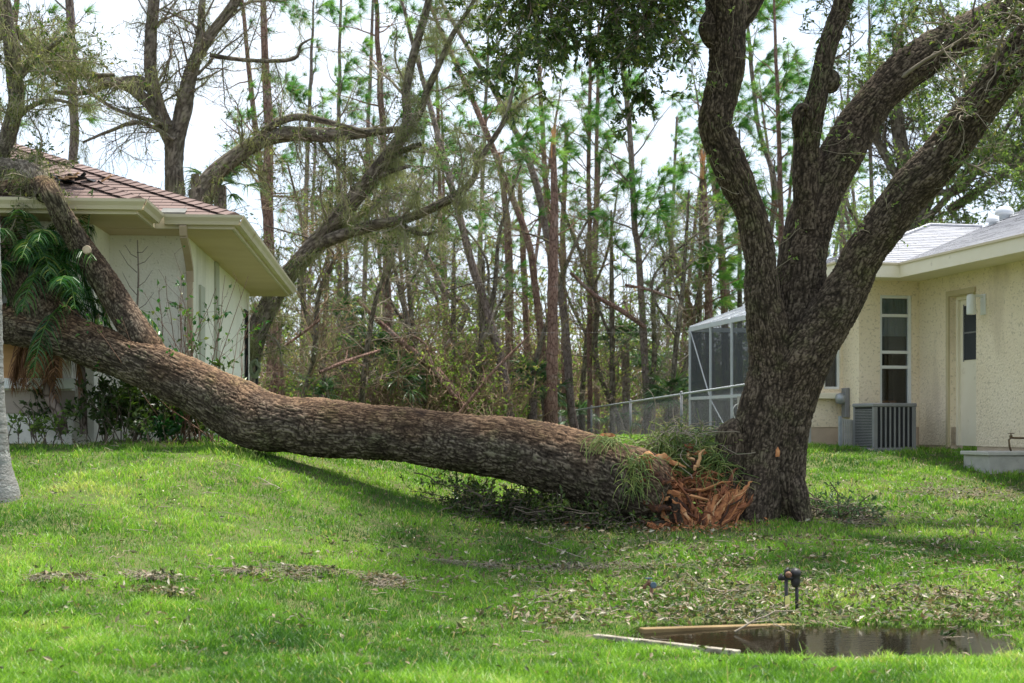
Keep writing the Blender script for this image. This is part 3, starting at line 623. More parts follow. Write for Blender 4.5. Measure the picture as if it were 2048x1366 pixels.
# ------------------------------------------------------------------ fallen oak
def fallen_oak():
    b = P(1290, 985, 14.1)
    t = thing('fallen_oak_tree', (b[0], b[1], gz1(b[0], b[1])), 'massive toppled oak lying across the lawn with its limbs on the brown house roof', 'fallen tree')
    log = pxp([(-75, 628, 76, 15.5), (0, 645, 80, 15.4), (50, 652, 86, 15.35), (100, 662, 88, 15.3), (200, 697, 88, 15.2), (300, 733, 98, 15.05), (400, 780, 108, 14.9), (470, 818, 122, 14.8), (520, 842, 122, 14.7), (575, 848, 110, 14.6), (640, 856, 116, 14.5), (700, 860, 112, 14.4), (800, 868, 110, 14.3), (900, 881, 114, 14.25),
               (1000, 896, 124, 14.2), (1080, 912, 134, 14.15), (1160, 934, 140, 14.1), (1230, 956, 144, 14.05), (1290, 976, 142, 14.0), (1325, 990, 112, 14.0)])
    bulge = pxp([(440, 800, 70, 14.75), (490, 842, 90, 14.66), (525, 860, 82, 14.6), (580, 862, 60, 14.55)])
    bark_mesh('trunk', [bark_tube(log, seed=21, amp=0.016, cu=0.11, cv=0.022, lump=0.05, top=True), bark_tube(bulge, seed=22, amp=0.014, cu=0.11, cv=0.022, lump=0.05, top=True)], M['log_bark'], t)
    bA = pxp([(150, 672, 60, 15.3), (100, 640, 96, 15.35), (60, 590, 88, 15.4), (35, 540, 78, 15.45), (12, 490, 70, 15.5), (-20, 440, 62, 15.5), (-70, 380, 56, 15.6), (-120, 300, 50, 15.8)])
    bB = pxp([(330, 745, 50, 15.1), (290, 690, 66, 15.1), (260, 645, 62, 15.15), (226, 590, 55, 15.2), (184, 525, 52, 15.2), (150, 475, 47, 15.1), (124, 430, 44, 14.95), (106, 394, 42, 14.88), (90, 374, 42, 15.0), (58, 374, 40, 15.2), (10, 380, 38, 15.25), (-50, 384, 34, 15.3)])
    bC = pxp([(92, 390, 40, 15.0), (76, 358, 42, 15.15), (48, 342, 44, 15.35), (20, 338, 42, 15.5), (-30, 332, 38, 15.6)])
    bD = pxp([(-25, 345, 40, 15.7), (4, 300, 34, 15.7), (22, 250, 32, 15.7), (32, 205, 30, 15.7), (30, 160, 34, 15.7), (24, 100, 32, 15.7), (14, 40, 28, 15.7), (2, -40, 24, 15.7), (-10, -140, 18, 15.7)])
    for k, l in enumerate([bA, bB, bC, bD]):
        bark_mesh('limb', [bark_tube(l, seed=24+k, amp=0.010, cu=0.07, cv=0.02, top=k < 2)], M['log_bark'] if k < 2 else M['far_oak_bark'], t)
    # pale cut scar on limb
    mb = MB(); q = P(174, 500, 15.0); mb.lathe(q, [(0.0, -0.02), (0.045, -0.02), (0.05, 0.0), (0.03, 0.012), (0.001, 0.012)], 12, 'y')
    mb.build('cut_scar', surf('cut_scar', (0.45, 0.33, 0.22), (0.6, 0.48, 0.34), 20), t)
    rng = np.random.default_rng(5)
    # mossy crown tangle at the left
    lims = [bD[1:], bC, bA[4:],
            pxp([(30, 60, 20, 15.8), (60, 90, 16, 15.9), (110, 130, 14, 16), (160, 150, 12, 16.1), (230, 150, 8, 16.2)]),
            pxp([(30, 170, 16, 15.7), (60, 130, 13, 15.6), (100, 95, 10, 15.5), (150, 60, 6, 15.4)]),
            pxp([(22, 250, 14, 15.7), (60, 215, 10, 15.7), (110, 200, 7, 15.6), (170, 215, 4, 15.6)]),
            pxp([(30, 345, 20, 15.6), (60, 320, 10, 15.5), (85, 310, 6, 15.5)])]
    lp, lr = limbset(lims)
    bark_mesh('limb', [bark_tube(l, ds=0.03, dv=0.02, seed=50+k, amp=0.006) for k, l in enumerate(lims[3:])], M['far_oak_bark'], t)
    a, ar = grow(lp, lr, 95, (0.35, 1.2), 0, 1, (0.5, 1.4), 0.0, 0.25, 0.3, 8, rng)
    c, cr = grow(a, ar, 520, (0.15, 0.55), 0.1, 1, (0.4, 1.2), -0.02, 0.3, 0.6, 6, rng)
    mk('branches', *merge([batch_tubes(a, np.maximum(ar, .004), 5), batch_tubes(c, np.maximum(cr, .0025), 3)]), M['pale_twig'], t)
    lpnt, ld = along(c, cr, 9, rng, 0.1)
    tinted('crown', leaves(lpnt, ld, 0.05, 0.42, rng, 0.2, 0.7), M['oak_leaf'], t, rng, 5, 0.2, 1)
    mp_, _ = along(np.concatenate([lp[:, ::2], a[:, :7]]), None, 14, rng, 0)
    tinted('moss', strands(np.repeat(mp_, 8, 0)+rng.normal(0, 0.04, (len(mp_)*8, 3)), (0.04, 0.22), 0.005, rng), M['moss'], t, rng, 8)
    # short moss fuzz on limb B upper part
    mp_, _ = along(limbset([bB[5:]])[0], None, 160, rng, 0)
    tinted('moss', strands(np.repeat(mp_+nrm(rng.normal(0, 1, mp_.shape))*0.12, 7, 0)+rng.normal(0, 0.03, (len(mp_)*7, 3)), (0.03, 0.09), 0.004, rng), M['moss'], t, rng, 8)
    return log
LOG = fallen_oak()

# torn wood at the base of the fallen trunk
def sliver(paths_n, p0, p1, sp0, sp1, wr, rng, bend=0.13, K=8):
    a = np.array(p0)+rng.normal(0, 1, (paths_n, 3))*sp0*1.3; b = np.array(p1)+rng.normal(0, 1, (paths_n, 3))*sp1*1.7
    u = np.linspace(0, 1, K)[None, :, None]; path = a[:, None]*(1-u)+b[:, None]*u+np.cumsum(rng.normal(0, bend/K, (paths_n, K, 3)), 1)
    r = rng.uniform(wr[0], wr[1], paths_n)[:, None]*np.interp(np.linspace(0, 1, K), [0, 0.25, 0.7, 1], [0.8, 1, 0.7, 0.1])[None]
    return batch_tubes(path, r, 4)
def plate(outline, d, thick, seed, nz_amp=0.03, res=44):
    """a ragged slab of torn wood: px outline at depth d, real thickness, rough faces"""
    pl = np.array(outline, float); x0, x1, y0, y1 = pl[:, 0].min(), pl[:, 0].max(), pl[:, 1].min(), pl[:, 1].max()
    # rows from bottom to top, width by scan
    ysn = np.linspace(y1, y0, res); V = []; nn = 18
    for y in ysn:
        xs_ = []
        for i in range(len(pl)):
            a, b = pl[i], pl[(i+1) % len(pl)]
            if (a[1]-y)*(b[1]-y) <= 0 and abs(a[1]-b[1]) > 1e-6: xs_.append(a[0]+(b[0]-a[0])*(y-a[1])/(b[1]-a[1]))
        xa, xb = (min(xs_), max(xs_)) if xs_ else (x0, x0+1)
        xa += 3*(hsh(np.int64(seed), np.int64(int(y*7)))-0.5); xb += 4*(hsh(np.int64(seed+1), np.int64(int(y*7)))-0.5)
        for k in range(2*nn):
            u = k/(2*nn)*2*math.pi; cx = (xa+xb)/2; hw = (xb-xa)/2
            q = np.array(P(cx+hw*math.cos(u), y, d))+np.array([0, math.sin(u)*thick/2, 0]); V.append(q)
    V = np.array(V); n = vn(V*np.array([45, 45, 9]), seed)-0.5; n2 = vn(V*14, seed+2)-0.5
    V[:, 1] += n*nz_amp*1.7+n2*nz_amp*1.6; V[:, 0] += (vn(V*np.array([50, 50, 12]), seed+5)-0.5)*nz_amp*0.8
    m = 2*nn; i = np.arange(res-1)[:, None]*m; j = np.arange(m)[None]; j2 = (j+1) % m
    Fc = np.stack([i+j, i+j2, i+m+j2, i+m+j], -1).reshape(-1, 4)
    return V, Fc, np.clip(0.5+n*0.9+n2*0.5, 0, 1)
def torn_base():
    rng = np.random.default_rng(31)
    b = P(1410, 1045, 13.9)
    t = thing('splintered_stump', (b[0], b[1], gz1(b[0], b[1])), 'splintered orange stump wood torn open between the fallen trunk and the standing oak', 'stump')
    def addp(name, outline, d, th, seed, lo, hi, amp=0.03, mat='wood'):
        V, Fc, tt = plate(outline, d, th, seed, amp); mk(name, V, Fc, M[mat], t, {'tint': lo+(hi-lo)*tt, 'bark': tt, 'red': tt})
    addp('inner_wood', [(1408, 1054), (1418, 1020), (1440, 990), (1462, 978), (1490, 980), (1488, 1005), (1474, 1030), (1452, 1052), (1430, 1060)], 13.85, 0.10, 3, 0.1, 1.0, 0.05)
    addp('bark_slab', [(1412, 1058), (1398, 1050), (1412, 1012), (1428, 990), (1442, 985), (1436, 1010), (1424, 1040)], 13.78, 0.06, 4, 0.0, 0.9, 0.03)
    addp('bark_slab', [(1330, 1045), (1325, 990), (1335, 965), (1350, 985), (1366, 1020), (1378, 1052), (1360, 1056)], 13.85, 0.12, 5, 0.0, 0.5, 0.05, 'oak_bark')
    addp('bark_slab', [(1300, 1042), (1296, 970), (1300, 940), (1316, 960), (1328, 1000), (1334, 1044)], 13.95, 0.16, 6, 0.0, 0.5, 0.06, 'oak_bark')
    addp('inner_wood', [(1310, 1000), (1300, 950), (1308, 934), (1325, 945), (1334, 975), (1326, 1005)], 13.86, 0.08, 8, 0.0, 0.7, 0.05)
    parts = []
    for (x0, y0, x1, y1, n, s0, s1, wr, d0, d1) in [
            (1375, 1050, 1300, 938, 60, .045, .03, (.004, .013), 13.85, 13.95), (1300, 938, 1338, 962, 40, .03, .03, (.004, .012), 13.9, 13.9),
            (1330, 985, 1448, 985, 70, .04, .05, (.004, .014), 14.0, 14.05), (1340, 975, 1430, 968, 60, .05, .06, (.004, .013), 14.1, 14.1),
            (1395, 1052, 1330, 960, 50, .03, .05, (.004, .012), 13.8, 14.0), (1412, 1058, 1440, 985, 40, .03, .03, (.004, .012), 13.8, 13.85),
            (1440, 1055, 1486, 985, 50, .04, .02, (.004, .011), 13.8, 13.85), (1400, 1050, 1360, 1000, 40, .05, .05, (.004, .012), 13.85, 13.95),
            (1415, 1055, 1480, 1000, 40, .05, .04, (.003, .009), 13.76, 13.78), (1385, 900, 1400, 915, 8, .03, .03, (.006, .014), 14.1, 14.1), (1300, 908, 1305, 925, 8, .01, .02, (.008, .018), 13.8, 13.8),
            (1395, 945, 1420, 950, 12, .03, .05, (.005, .014), 14.0, 14.0)]:
        parts.append(sliver(max(4, int(n*.42)), P(x0, y0, d0), P(x1, y1, d1), s0, s1, (wr[0], wr[1]*1.5), rng))
    V, Fc = merge(parts); tinted('splinters', (V, Fc), M['wood'], t, rng, 32, 0.0, 1.0, 1.3)
    # thick jagged shards
    def shard(p0, p1, w0, th_, sd):
        r_ = np.random.default_rng(sd); a_, b_ = np.array(p0), np.array(p1); ax = nrm(b_-a_); e1 = nrm(np.cross(ax, [0.2, 1, .1])); e2 = np.cross(ax, e1); K_, m_ = 16, 10; V_ = []; L_ = np.linalg.norm(b_-a_); dx_ = 0
        for k in range(K_):
            u = k/(K_-1); dx_ += r_.normal(0, .012); wd = w0*(.55+.6*min(1, u*3))*(1-max(0, u-.35)/.65)**.8*(1+r_.normal(0, .12))+.003
            for q in range(m_):
                t_ = q*2*math.pi/m_; rr2 = 1+.55*(hsh(np.int64(q*3+sd), np.int64(k//4))-.5)
                V_.append(a_+ax*u*L_*(1+.05*hsh(np.int64(q), np.int64(sd)))+e1*(dx_+math.cos(t_)*wd*.5*rr2)+e2*(math.sin(t_)*th_*.5*rr2*(1-.8*u)))
        i_ = np.arange(K_-1)[:, None]*m_; j_ = np.arange(m_)[None]; return np.array(V_), np.stack([i_+j_, i_+(j_+1) % m_, i_+m_+(j_+1) % m_, i_+m_+j_], -1).reshape(-1, 4)
    sh = []
    for k, (x0, y0, d0, x1, y1, d1, w0) in enumerate([(1300, 935, 13.95, 1345, 965, 13.8, .07), (1305, 945, 13.9, 1392, 1045, 13.75, .06), (1318, 955, 13.95, 1370, 1030, 13.8, .05), (1330, 990, 14, 1415, 975, 13.95, .07), (1345, 1000, 13.95, 1450, 984, 13.95, .06), (1352, 978, 14.05, 1440, 962, 14.0, .05),
            (1395, 1056, 13.8, 1345, 985, 13.85, .06), (1402, 1056, 13.78, 1372, 990, 13.8, .05), (1385, 1050, 13.85, 1330, 1010, 13.8, .05), (1418, 1058, 13.75, 1432, 992, 13.75, .08), (1425, 1060, 13.72, 1462, 985, 13.72, .07), (1440, 1058, 13.76, 1492, 980, 13.75, .07), (1430, 1050, 13.8, 1448, 975, 13.82, .06),
            (1300, 1000, 13.95, 1335, 1050, 13.8, .06), (1298, 960, 13.95, 1318, 1030, 13.8, .06), (1290, 905, 13.75, 1312, 935, 13.7, .045), (1345, 1052, 13.8, 1300, 1040, 13.75, .05), (1370, 1058, 13.75, 1440, 1066, 13.65, .05), (1460, 1040, 13.75, 1420, 1062, 13.7, .05), (1405, 1020, 13.9, 1385, 962, 13.95, .05), (1362, 1020, 13.9, 1350, 962, 13.9, .07), (1375, 905, 14.2, 1392, 890, 14.1, .05), (1275, 925, 13.7, 1340, 955, 13.7, .08), (1280, 960, 13.68, 1345, 975, 13.7, .07), (1285, 1000, 13.68, 1350, 1012, 13.7, .08), (1280, 1030, 13.7, 1338, 1052, 13.7, .07), (1290, 940, 13.8, 1352, 938, 13.85, .05), (1290, 980, 13.75, 1362, 1000, 13.75, .05), (1300, 915, 13.95, 1372, 930, 14.0, .06), (1436, 1000, 13.85, 1478, 940, 13.9, .05), (1452, 1010, 13.82, 1500, 962, 13.85, .05)]):
        sh.append(shard(P(x0, y0, d0), P(x1, y1, d1), w0, w0*.6, 100+k))
    V, Fc = merge(sh); gg = np.random.default_rng(5).uniform(-.25, .4, len(sh)); gg[22:26] = -.42; grp = np.repeat(gg, 160); mk('shards', V, Fc, M['wood'], t, {'tint': np.clip(.35+grp+.9*(vn(V*np.array([70, 70, 16]), 9)-.5), 0, 1)}, False)
    # stringy fibres and shattered chunks heaped over the break
    c_ = []
    for (px, py, sx, sy, d_, n_) in [(1330, 965, 30, 25, 13.9, 26), (1380, 985, 40, 25, 14.0, 30), (1440, 1000, 34, 25, 13.85, 18), (1400, 1035, 45, 14, 13.8, 34), (1350, 1030, 30, 20, 13.9, 20)]:
        for k in range(n_): c_.append(P(px+rng.normal(0, sx*.6), py+rng.normal(0, sy*.6), d_+rng.normal(0, .08)))
    c_ = np.array(c_); n_ = len(c_); pt_ = np.empty((n_, 8, 3)); pt_[:, 0] = c_; v_ = nrm(rng.normal(0, 1, (n_, 3))); l_ = rng.uniform(.06, .30, n_)[:, None]
    for k in range(1, 8): v_ = nrm(v_+rng.normal(0, .35, (n_, 3))); pt_[:, k] = pt_[:, k-1]+v_*l_/7
    pt_[..., 2] = np.maximum(pt_[..., 2], gz(pt_[..., 0], pt_[..., 1])+.01)
    tinted('fibres', batch_tubes(pt_, (rng.uniform(.0015, .007, n_)**1)[:, None]*np.interp(np.linspace(0, 1, 8), [0, .3, 1], [.5, 1, .3])[None], 4), M['wood'], t, rng, 32, 0, .85, 1.6)
    ch = []
    for (px, py, sz, d_, el) in [(1312, 940, .05, 13.85, .5), (1340, 985, .06, 13.8, .2), (1322, 1010, .05, 13.85, .9), (1376, 1000, .05, 13.9, .3), (1362, 965, .05, 14.0, .1), (1405, 980, .06, 14.0, .2), (1430, 1045, .05, 13.75, .4), (1395, 1058, .05, 13.7, .1), (1450, 1062, .035, 13.65, .1), (1470, 1020, .05, 13.8, .8), (1350, 1060, .04, 13.7, .2), (1300, 1050, .04, 13.7, .1), (1402, 905, .035, 14.1, .1), (1390, 930, .04, 14.1, .1), (1215, 872, .05, 13.9, .0)]:
        m_ = 14; k_ = 9; V_ = []; ax = nrm(np.array([rng.normal(0, 1), rng.normal(0, .4), el*2])); e1 = nrm(np.cross(ax, [0, 1, .2])); e2 = np.cross(ax, e1); q_ = np.array(P(px, py, d_))
        for a_ in range(k_):
            u_ = a_/(k_-1)*2-1; r_ = sz*.5*(1-abs(u_)**2.5)+.004
            for b_ in range(m_): th_ = b_*2*math.pi/m_; V_.append(q_+ax*u_*sz*1.7+(e1*math.cos(th_)+e2*math.sin(th_)*.5)*r_*(1+.9*(hsh(np.int64(b_*7+int(px)), np.int64(a_//3))-.5)))
        i_ = np.arange(k_-1)[:, None]*m_; j_ = np.arange(m_)[None]; ch.append((np.array(V_), np.stack([i_+j_, i_+(j_+1) % m_, i_+m_+(j_+1) % m_, i_+m_+j_], -1).reshape(-1, 4)))
    V, Fc = merge(ch); mk('wood_chunks', V, Fc, M['wood'], t, {'tint': np.clip(.1+.9*vn(V*np.array([60, 60, 25]), 3), 0, 1)}, False)
    # soil, wood crumbs
    n = 900; x = b[0]-0.25+rng.normal(0, 0.42, n); y = 13.85+rng.normal(0, 0.22, n); p = np.stack([x, y, gz(x, y)+rng.uniform(0.0, 0.05, n)], 1); d = rng.normal(0, 1, p.shape); d[:, 2] *= .3
    tinted('wood_crumbs', leaves(p, nrm(d), 0.06, 0.3, rng, 0.4), M['wood'], t, rng, 5, 0, 0.75)
torn_base()
m = surf('rusted_can', (0.22, 0.02, 0.015), (0.4, 0.05, 0.03), 8, 0.5, 0)
def plant_debris():
    rng = np.random.default_rng(77)
    # epiphyte cactus stems heaped behind and over the log
    b = P(1360, 905, 14.6)
    t = thing('epiphyte_heap', (b[0], b[1], gz1(b[0], b[1])), 'tangled heap of green stringy epiphyte stems between the two oak trunks', 'plant')
    P0 = []
    for (px, py, sx, sy, d, n) in [(1400, 880, 45, 20, 14.6, 260), (1370, 915, 45, 24, 14.35, 420), (1320, 890, 45, 14, 14.4, 260), (1420, 930, 24, 26, 14.2, 180), (1350, 940, 40, 14, 14.2, 150), (1440, 960, 14, 30, 14.1, 110)]:
        for k in range(n): P0.append(P(px+rng.normal(0, sx*0.7), py+rng.normal(0, sy*0.7), d+rng.normal(0, 0.1)))
    P0 = np.array(P0); n = len(P0); path = np.empty((n, 7, 3)); path[:, 0] = P0; d = nrm(rng.normal(0, 1, (n, 3))+np.array([0, -.2, .4])); L = rng.uniform(.12, .42, n)[:, None]
    for k in range(1, 7):
        d = nrm(d+rng.normal(0, .25, (n, 3))+np.array([0, 0, -.22])); path[:, k] = path[:, k-1]+d*L/6
    path[..., 2] = np.maximum(path[..., 2], gz(path[..., 0], path[..., 1])+0.01)
    rr_ = rng.uniform(.003, .0065, n)[:, None]*np.linspace(1, .5, 7)[None]
    tinted('stems', batch_tubes(path, rr_, 4), M['epiphyte'], t, rng, 28, 0, 1, 0.8, True)
    # hanging clump on the end of the log
    b = P(1275, 950, 13.55)
    t = thing('epiphyte_clump', b, 'bright green epiphyte stems dangling down the broken end of the fallen trunk', 'plant')
    P0 = np.array([P(1272+rng.normal(0, 13), 950+rng.uniform(-45, 35), 13.62+rng.normal(0, .03)) for k in range(120)]); n = len(P0)
    path = np.empty((n, 6, 3)); path[:, 0] = P0; d = nrm(rng.normal(0, .8, (n, 3))+np.array([0, -.5, .3])); L = rng.uniform(.08, .28, n)[:, None]
    for k in range(1, 6):
        d = nrm(d+rng.normal(0, .15, (n, 3))+np.array([0, -.04, -.42])); path[:, k] = path[:, k-1]+d*L/5
    tinted('stems', batch_tubes(path, rng.uniform(.003, .006, n)[:, None]*np.linspace(1, .5, 6)[None], 4), M['epiphyte'], t, rng, 24, 0.2, 0.9, 1, True)
    b = P(1215, 885, 13.75)
    t = thing('epiphyte_sprig', b, 'small yellow green epiphyte sprig lying on top of the fallen trunk', 'plant')
    P0 = np.array([P(1215+rng.normal(0, 16), 880+rng.normal(0, 3), 13.72+rng.normal(0, .04)) for k in range(80)]); n = len(P0)
    path = np.empty((n, 6, 3)); path[:, 0] = P0; d = nrm(rng.normal(0, 1, (n, 3))*np.array([1.3, .5, .5])+np.array([0, -.6, .2])); L = rng.uniform(.08, .3, n)[:, None]
    for k in range(1, 6):
        d = nrm(d+rng.normal(0, .15, (n, 3))+np.array([0, -.06, -.3])); path[:, k] = path[:, k-1]+d*L/5
    tinted('stems', batch_tubes(path, rng.uniform(.003, .006, n)[:, None]*np.linspace(1, .5, 6)[None], 4), M['epiphyte'], t, rng, 24, 0.5, 0.9, 1, True)
    # brush caught under the log
    def brush(label, name, regs, mat, leafn, lo, hi, cat='branches', tw='twig'):
        g0 = GP(*regs[0][:2]); t = thing(name, g0, label, cat)
        par = []
        for (px, py, w_, hh, dep, n) in regs:
            for k in range(n):
                a = np.array(P(px+rng.normal(0, w_*.45), py, dep+rng.normal(0, .15))); a[2] = gz1(a[0], a[1])+0.02+abs(rng.normal(0, hh*.4)); dr_ = nrm(rng.normal(0, 1, 3)*np.array([1.5, .8, .35])); l = rng.uniform(.3, .9)
                u = np.linspace(-.5, .5, 8)[:, None]; pth = a+dr_*l*u+np.cumsum(rng.normal(0, .018, (8, 3)), 0); pth[:, 2] = np.maximum(pth[:, 2], gz(pth[:, 0], pth[:, 1])+.01); par.append(pth)
        par = np.array(par); pr = np.full(par.shape[:2], .007)*np.linspace(1, .4, 8)
        c, cr = grow(par, pr, len(par)*6, (.12, .4), 0, 1, (.4, 1.3), -.02, .3, .6, 5, rng); c[..., 2] = np.maximum(c[..., 2], gz(c[..., 0], c[..., 1])+.01)
        mk('twigs', *merge([batch_tubes(par, pr, 4), batch_tubes(c, np.maximum(cr, .0018), 3)]), M[tw], t)
        lp_, ld_ = along(c, cr, leafn, rng, 0)
        tinted('leaves', leaves(lp_, ld_, .055, .42, rng, .2, .8), M[mat], t, rng, 5, lo, hi)
    lp0 = np.array([P(1370+rng.normal(0, 40), 895+rng.normal(0, 26), 14.3+rng.normal(0, .15)) for k in range(70)]); pa_ = np.empty((70, 8, 3)); pa_[:, 0] = lp0; v_ = nrm(rng.normal(0, 1, (70, 3)))
    for k in range(1, 8): v_ = nrm(v_+rng.normal(0, .25, (70, 3))); pa_[:, k] = pa_[:, k-1]+v_*.06
    pa_[..., 2] = np.maximum(pa_[..., 2], gz(pa_[..., 0], pa_[..., 1])+.02)
    hp = [o_ for o_ in COL.objects if o_.name.startswith('epiphyte_heap')][0]; mk('dry_twigs', *batch_tubes(pa_, np.full((70, 8), .004), 4), M['pale_twig'], hp)
    brush('dark leafy oak brush crushed under the fallen trunk', 'brush_pile', [(960, 1000, 70, .22, 14.35, 60), (1060, 1010, 90, .2, 14.3, 70), (1160, 1040, 80, .14, 14.1, 60), (1230, 1052, 60, .1, 13.9, 36)], 'oak_leaf', 7, 0, 1)
    brush('tangled dry twigs lying behind the fallen trunk near the fence', 'brush_pile', [(1250, 872, 90, .22, 15.3, 60), (1330, 868, 90, .2, 16.0, 50), (1390, 850, 40, .2, 16.0, 25)], 'scrub_leaf', 2.0, .2, 1, tw='pale_twig')
    brush('low green plant with drooping leaves right of the oak base', 'ground_plant', [(1660, 1010, 45, .10, 14.6, 24), (1700, 1020, 40, .08, 14.4, 18)], 'fan_leaf', 5, .2, 1, 'plant')
    g = GP(1680, 1015); t = thing('strap_leaf_clump', g, 'clump of glossy strap leaves lying beside the oak base', 'plant')
    n = 160; p0 = np.array([g]*n)+rng.normal(0, 1, (n, 3))*np.array([.22, .12, .02]); d = nrm(rng.normal(0, 1, (n, 3))*np.array([1, .7, .3])+np.array([.3, -.3, .5])); path = np.empty((n, 6, 3)); path[:, 0] = p0
    for k in range(1, 6):
        d = nrm(d+np.array([0, 0, -.3])); path[:, k] = path[:, k-1]+d*rng.uniform(.03, .06, (n, 1))
    path[..., 2] = np.maximum(path[..., 2], gz(path[..., 0], path[..., 1])+.015)
    tinted('fronds', ribbons(path, rng.uniform(.008, .02, n), rng), M['palm_leaf'], t, rng, 12, .5, 1)
plant_debris()
def loose_sticks():
    rng = np.random.default_rng(4)
    data = [((1480, 1195), (1340, 1183), .9, 'long thin grey stick lying on the lawn left of the black valve pipes'),
            ((1470, 1290), (1600, 1268), .5, 'forked dead branch sticking out of the puddle'),
            ((1060, 1085), (1180, 1130), .6, 'thin dead branch lying in the grass in front of the fallen trunk'),
            ((560, 985), (520, 962), .5, 'small pale twig on the bright lawn under the fallen trunk'),
            ((1990, 1150), (1905, 1160), .5, 'pale stick on the lawn at the right edge'),
            ((1120, 1000), (1150, 1040), .5, 'curved pale branch in front of the dark brush')]
    for (a, b, l, lab) in data:
        g0, g1 = np.array(GP(*a)), np.array(GP(*b))
        if 'puddle' in lab: g0[2] = WATER+.005; g1 = g0+np.array([.42, .12, .10])
        u = np.linspace(0, 1, 9)[:, None]; pth = g0*(1-u)+g1*u+np.cumsum(rng.normal(0, .008, (9, 3)), 0); pth[:, 2] = np.maximum(pth[:, 2], gz(pth[:, 0], pth[:, 1]))+.035
        if 'puddle' in lab: pth = g0*(1-u)+g1*u+np.cumsum(rng.normal(0, .01, (9, 3)), 0); pth[:, 2] += .03*np.sin(u[:, 0]*3)
        pr = np.full((1, 9), .007)*np.linspace(1, .35, 9)
        c, cr = grow(pth[None], pr, 5, (.1, .3), .2, .95, (.4, 1), .04, .15, .7, 5, rng)
        c[..., 2] = np.maximum(c[..., 2], gz(c[..., 0], c[..., 1])+.02)
        tag(mk('fallen_branch', *merge([batch_tubes(pth[None], pr, 6), batch_tubes(c, cr, 4)]), M['pale_twig']), lab, 'branch')
loose_sticks()

# ------------------------------------------------------------------ houses
def clip(poly, nx_, ny_, c):
    """keep points with nx*x+ny*y <= c; poly of (a,s)"""
    o = []
    for i in range(len(poly)):
        p, q = poly[i], poly[(i+1) % len(poly)]; dp = nx_*p[0]+ny_*p[1]-c; dq = nx_*q[0]+ny_*q[1]-c
        if dp <= 0: o.append(p)
        if (dp < 0 < dq) or (dq < 0 < dp):
            u = dp/(dp-dq); o.append((p[0]+(q[0]-p[0])*u, p[1]+(q[1]-p[1])*u))
    return o
def shingles(mb, poly, edge_dir, course=0.142, lift=0.006):
    """lay lapped shingle courses over a planar 3d polygon whose eave runs along edge_dir"""
    p0 = Vector(poly[0]); e = Vector(edge_dir).normalized(); nn = Vector((0, 0, 0))
    for i in range(1, len(poly)-1): nn += (Vector(poly[i])-p0).cross(Vector(poly[i+1])-p0)
    nn.normalize()
    if nn.z < 0: nn = -nn
    s = nn.cross(e); s.normalize()
    if s.z < 0: s = -s
    q = [((Vector(p)-p0).dot(e), (Vector(p)-p0).dot(s)) for p in poly]
    lo, hi = min(b for a, b in q), max(b for a, b in q); k = 0
    while lo+k*course < hi:
        b0 = lo+k*course; b1 = min(b0+course, hi); r = clip(clip(q, 0, 1, b1), 0, -1, -b0)
        if len(r) >= 3:
            def at(a, b): return tuple(p0+e*a+s*b+nn*(lift*(b1-b)/course+0.002))
            top = [at(a, b) for a, b in r]
            mb.add(top, [tuple(range(len(r)))], [[(a+0.17*(k % 2), b) for a, b in r]])
            lw = sorted([a for a, b in r if abs(b-b0) < 1e-6])
            if len(lw) >= 2:
                a_ = lw[0]
                while a_ < lw[-1]-1e-6:
                    c_ = min(lw[-1], a_+.155*(1+int(2.9*float(hsh(np.int64(int(a_*50)), np.int64(k)))))); dk = float(hsh(np.int64(int(a_*37)), np.int64(k+7))) < .5
                    mb.add([tuple(p0+e*a_+s*b0), tuple(p0+e*c_+s*b0), at(c_, b0), at(a_, b0)], [(0, 1, 2, 3)], [[(0, 0)]*4 if dk else [(.12, .06)]*4]); a_ = c_
        k += 1
def wall(mb, x0, x1, z0, z1, y0, y1, holes, axis='x'):
    """wall slab along axis x (thickness y0..y1) or along y, with rectangular holes (a0,a1,z0,z1)"""
    xs_ = sorted({x0, x1, *[h[0] for h in holes], *[h[1] for h in holes]}); zs = sorted({z0, z1, *[h[2] for h in holes], *[h[3] for h in holes]})
    for a, b in zip(xs_, xs_[1:]):
        run = None
        for c, d in zip(zs, zs[1:]):
            inside = any(h[0] <= (a+b)/2 <= h[1] and h[2] <= (c+d)/2 <= h[3] for h in holes)
            if inside:
                if run: _wb(mb, a, b, run[0], run[1], y0, y1, axis); run = None
            else: run = (run[0], d) if run else (c, d)
        if run: _wb(mb, a, b, run[0], run[1], y0, y1, axis)
def _wb(mb, a, b, c, d, y0, y1, axis):
    if axis == 'x': mb.box(a, b, y0, y1, c, d)
    else: mb.box(y0, y1, a, b, c, d)

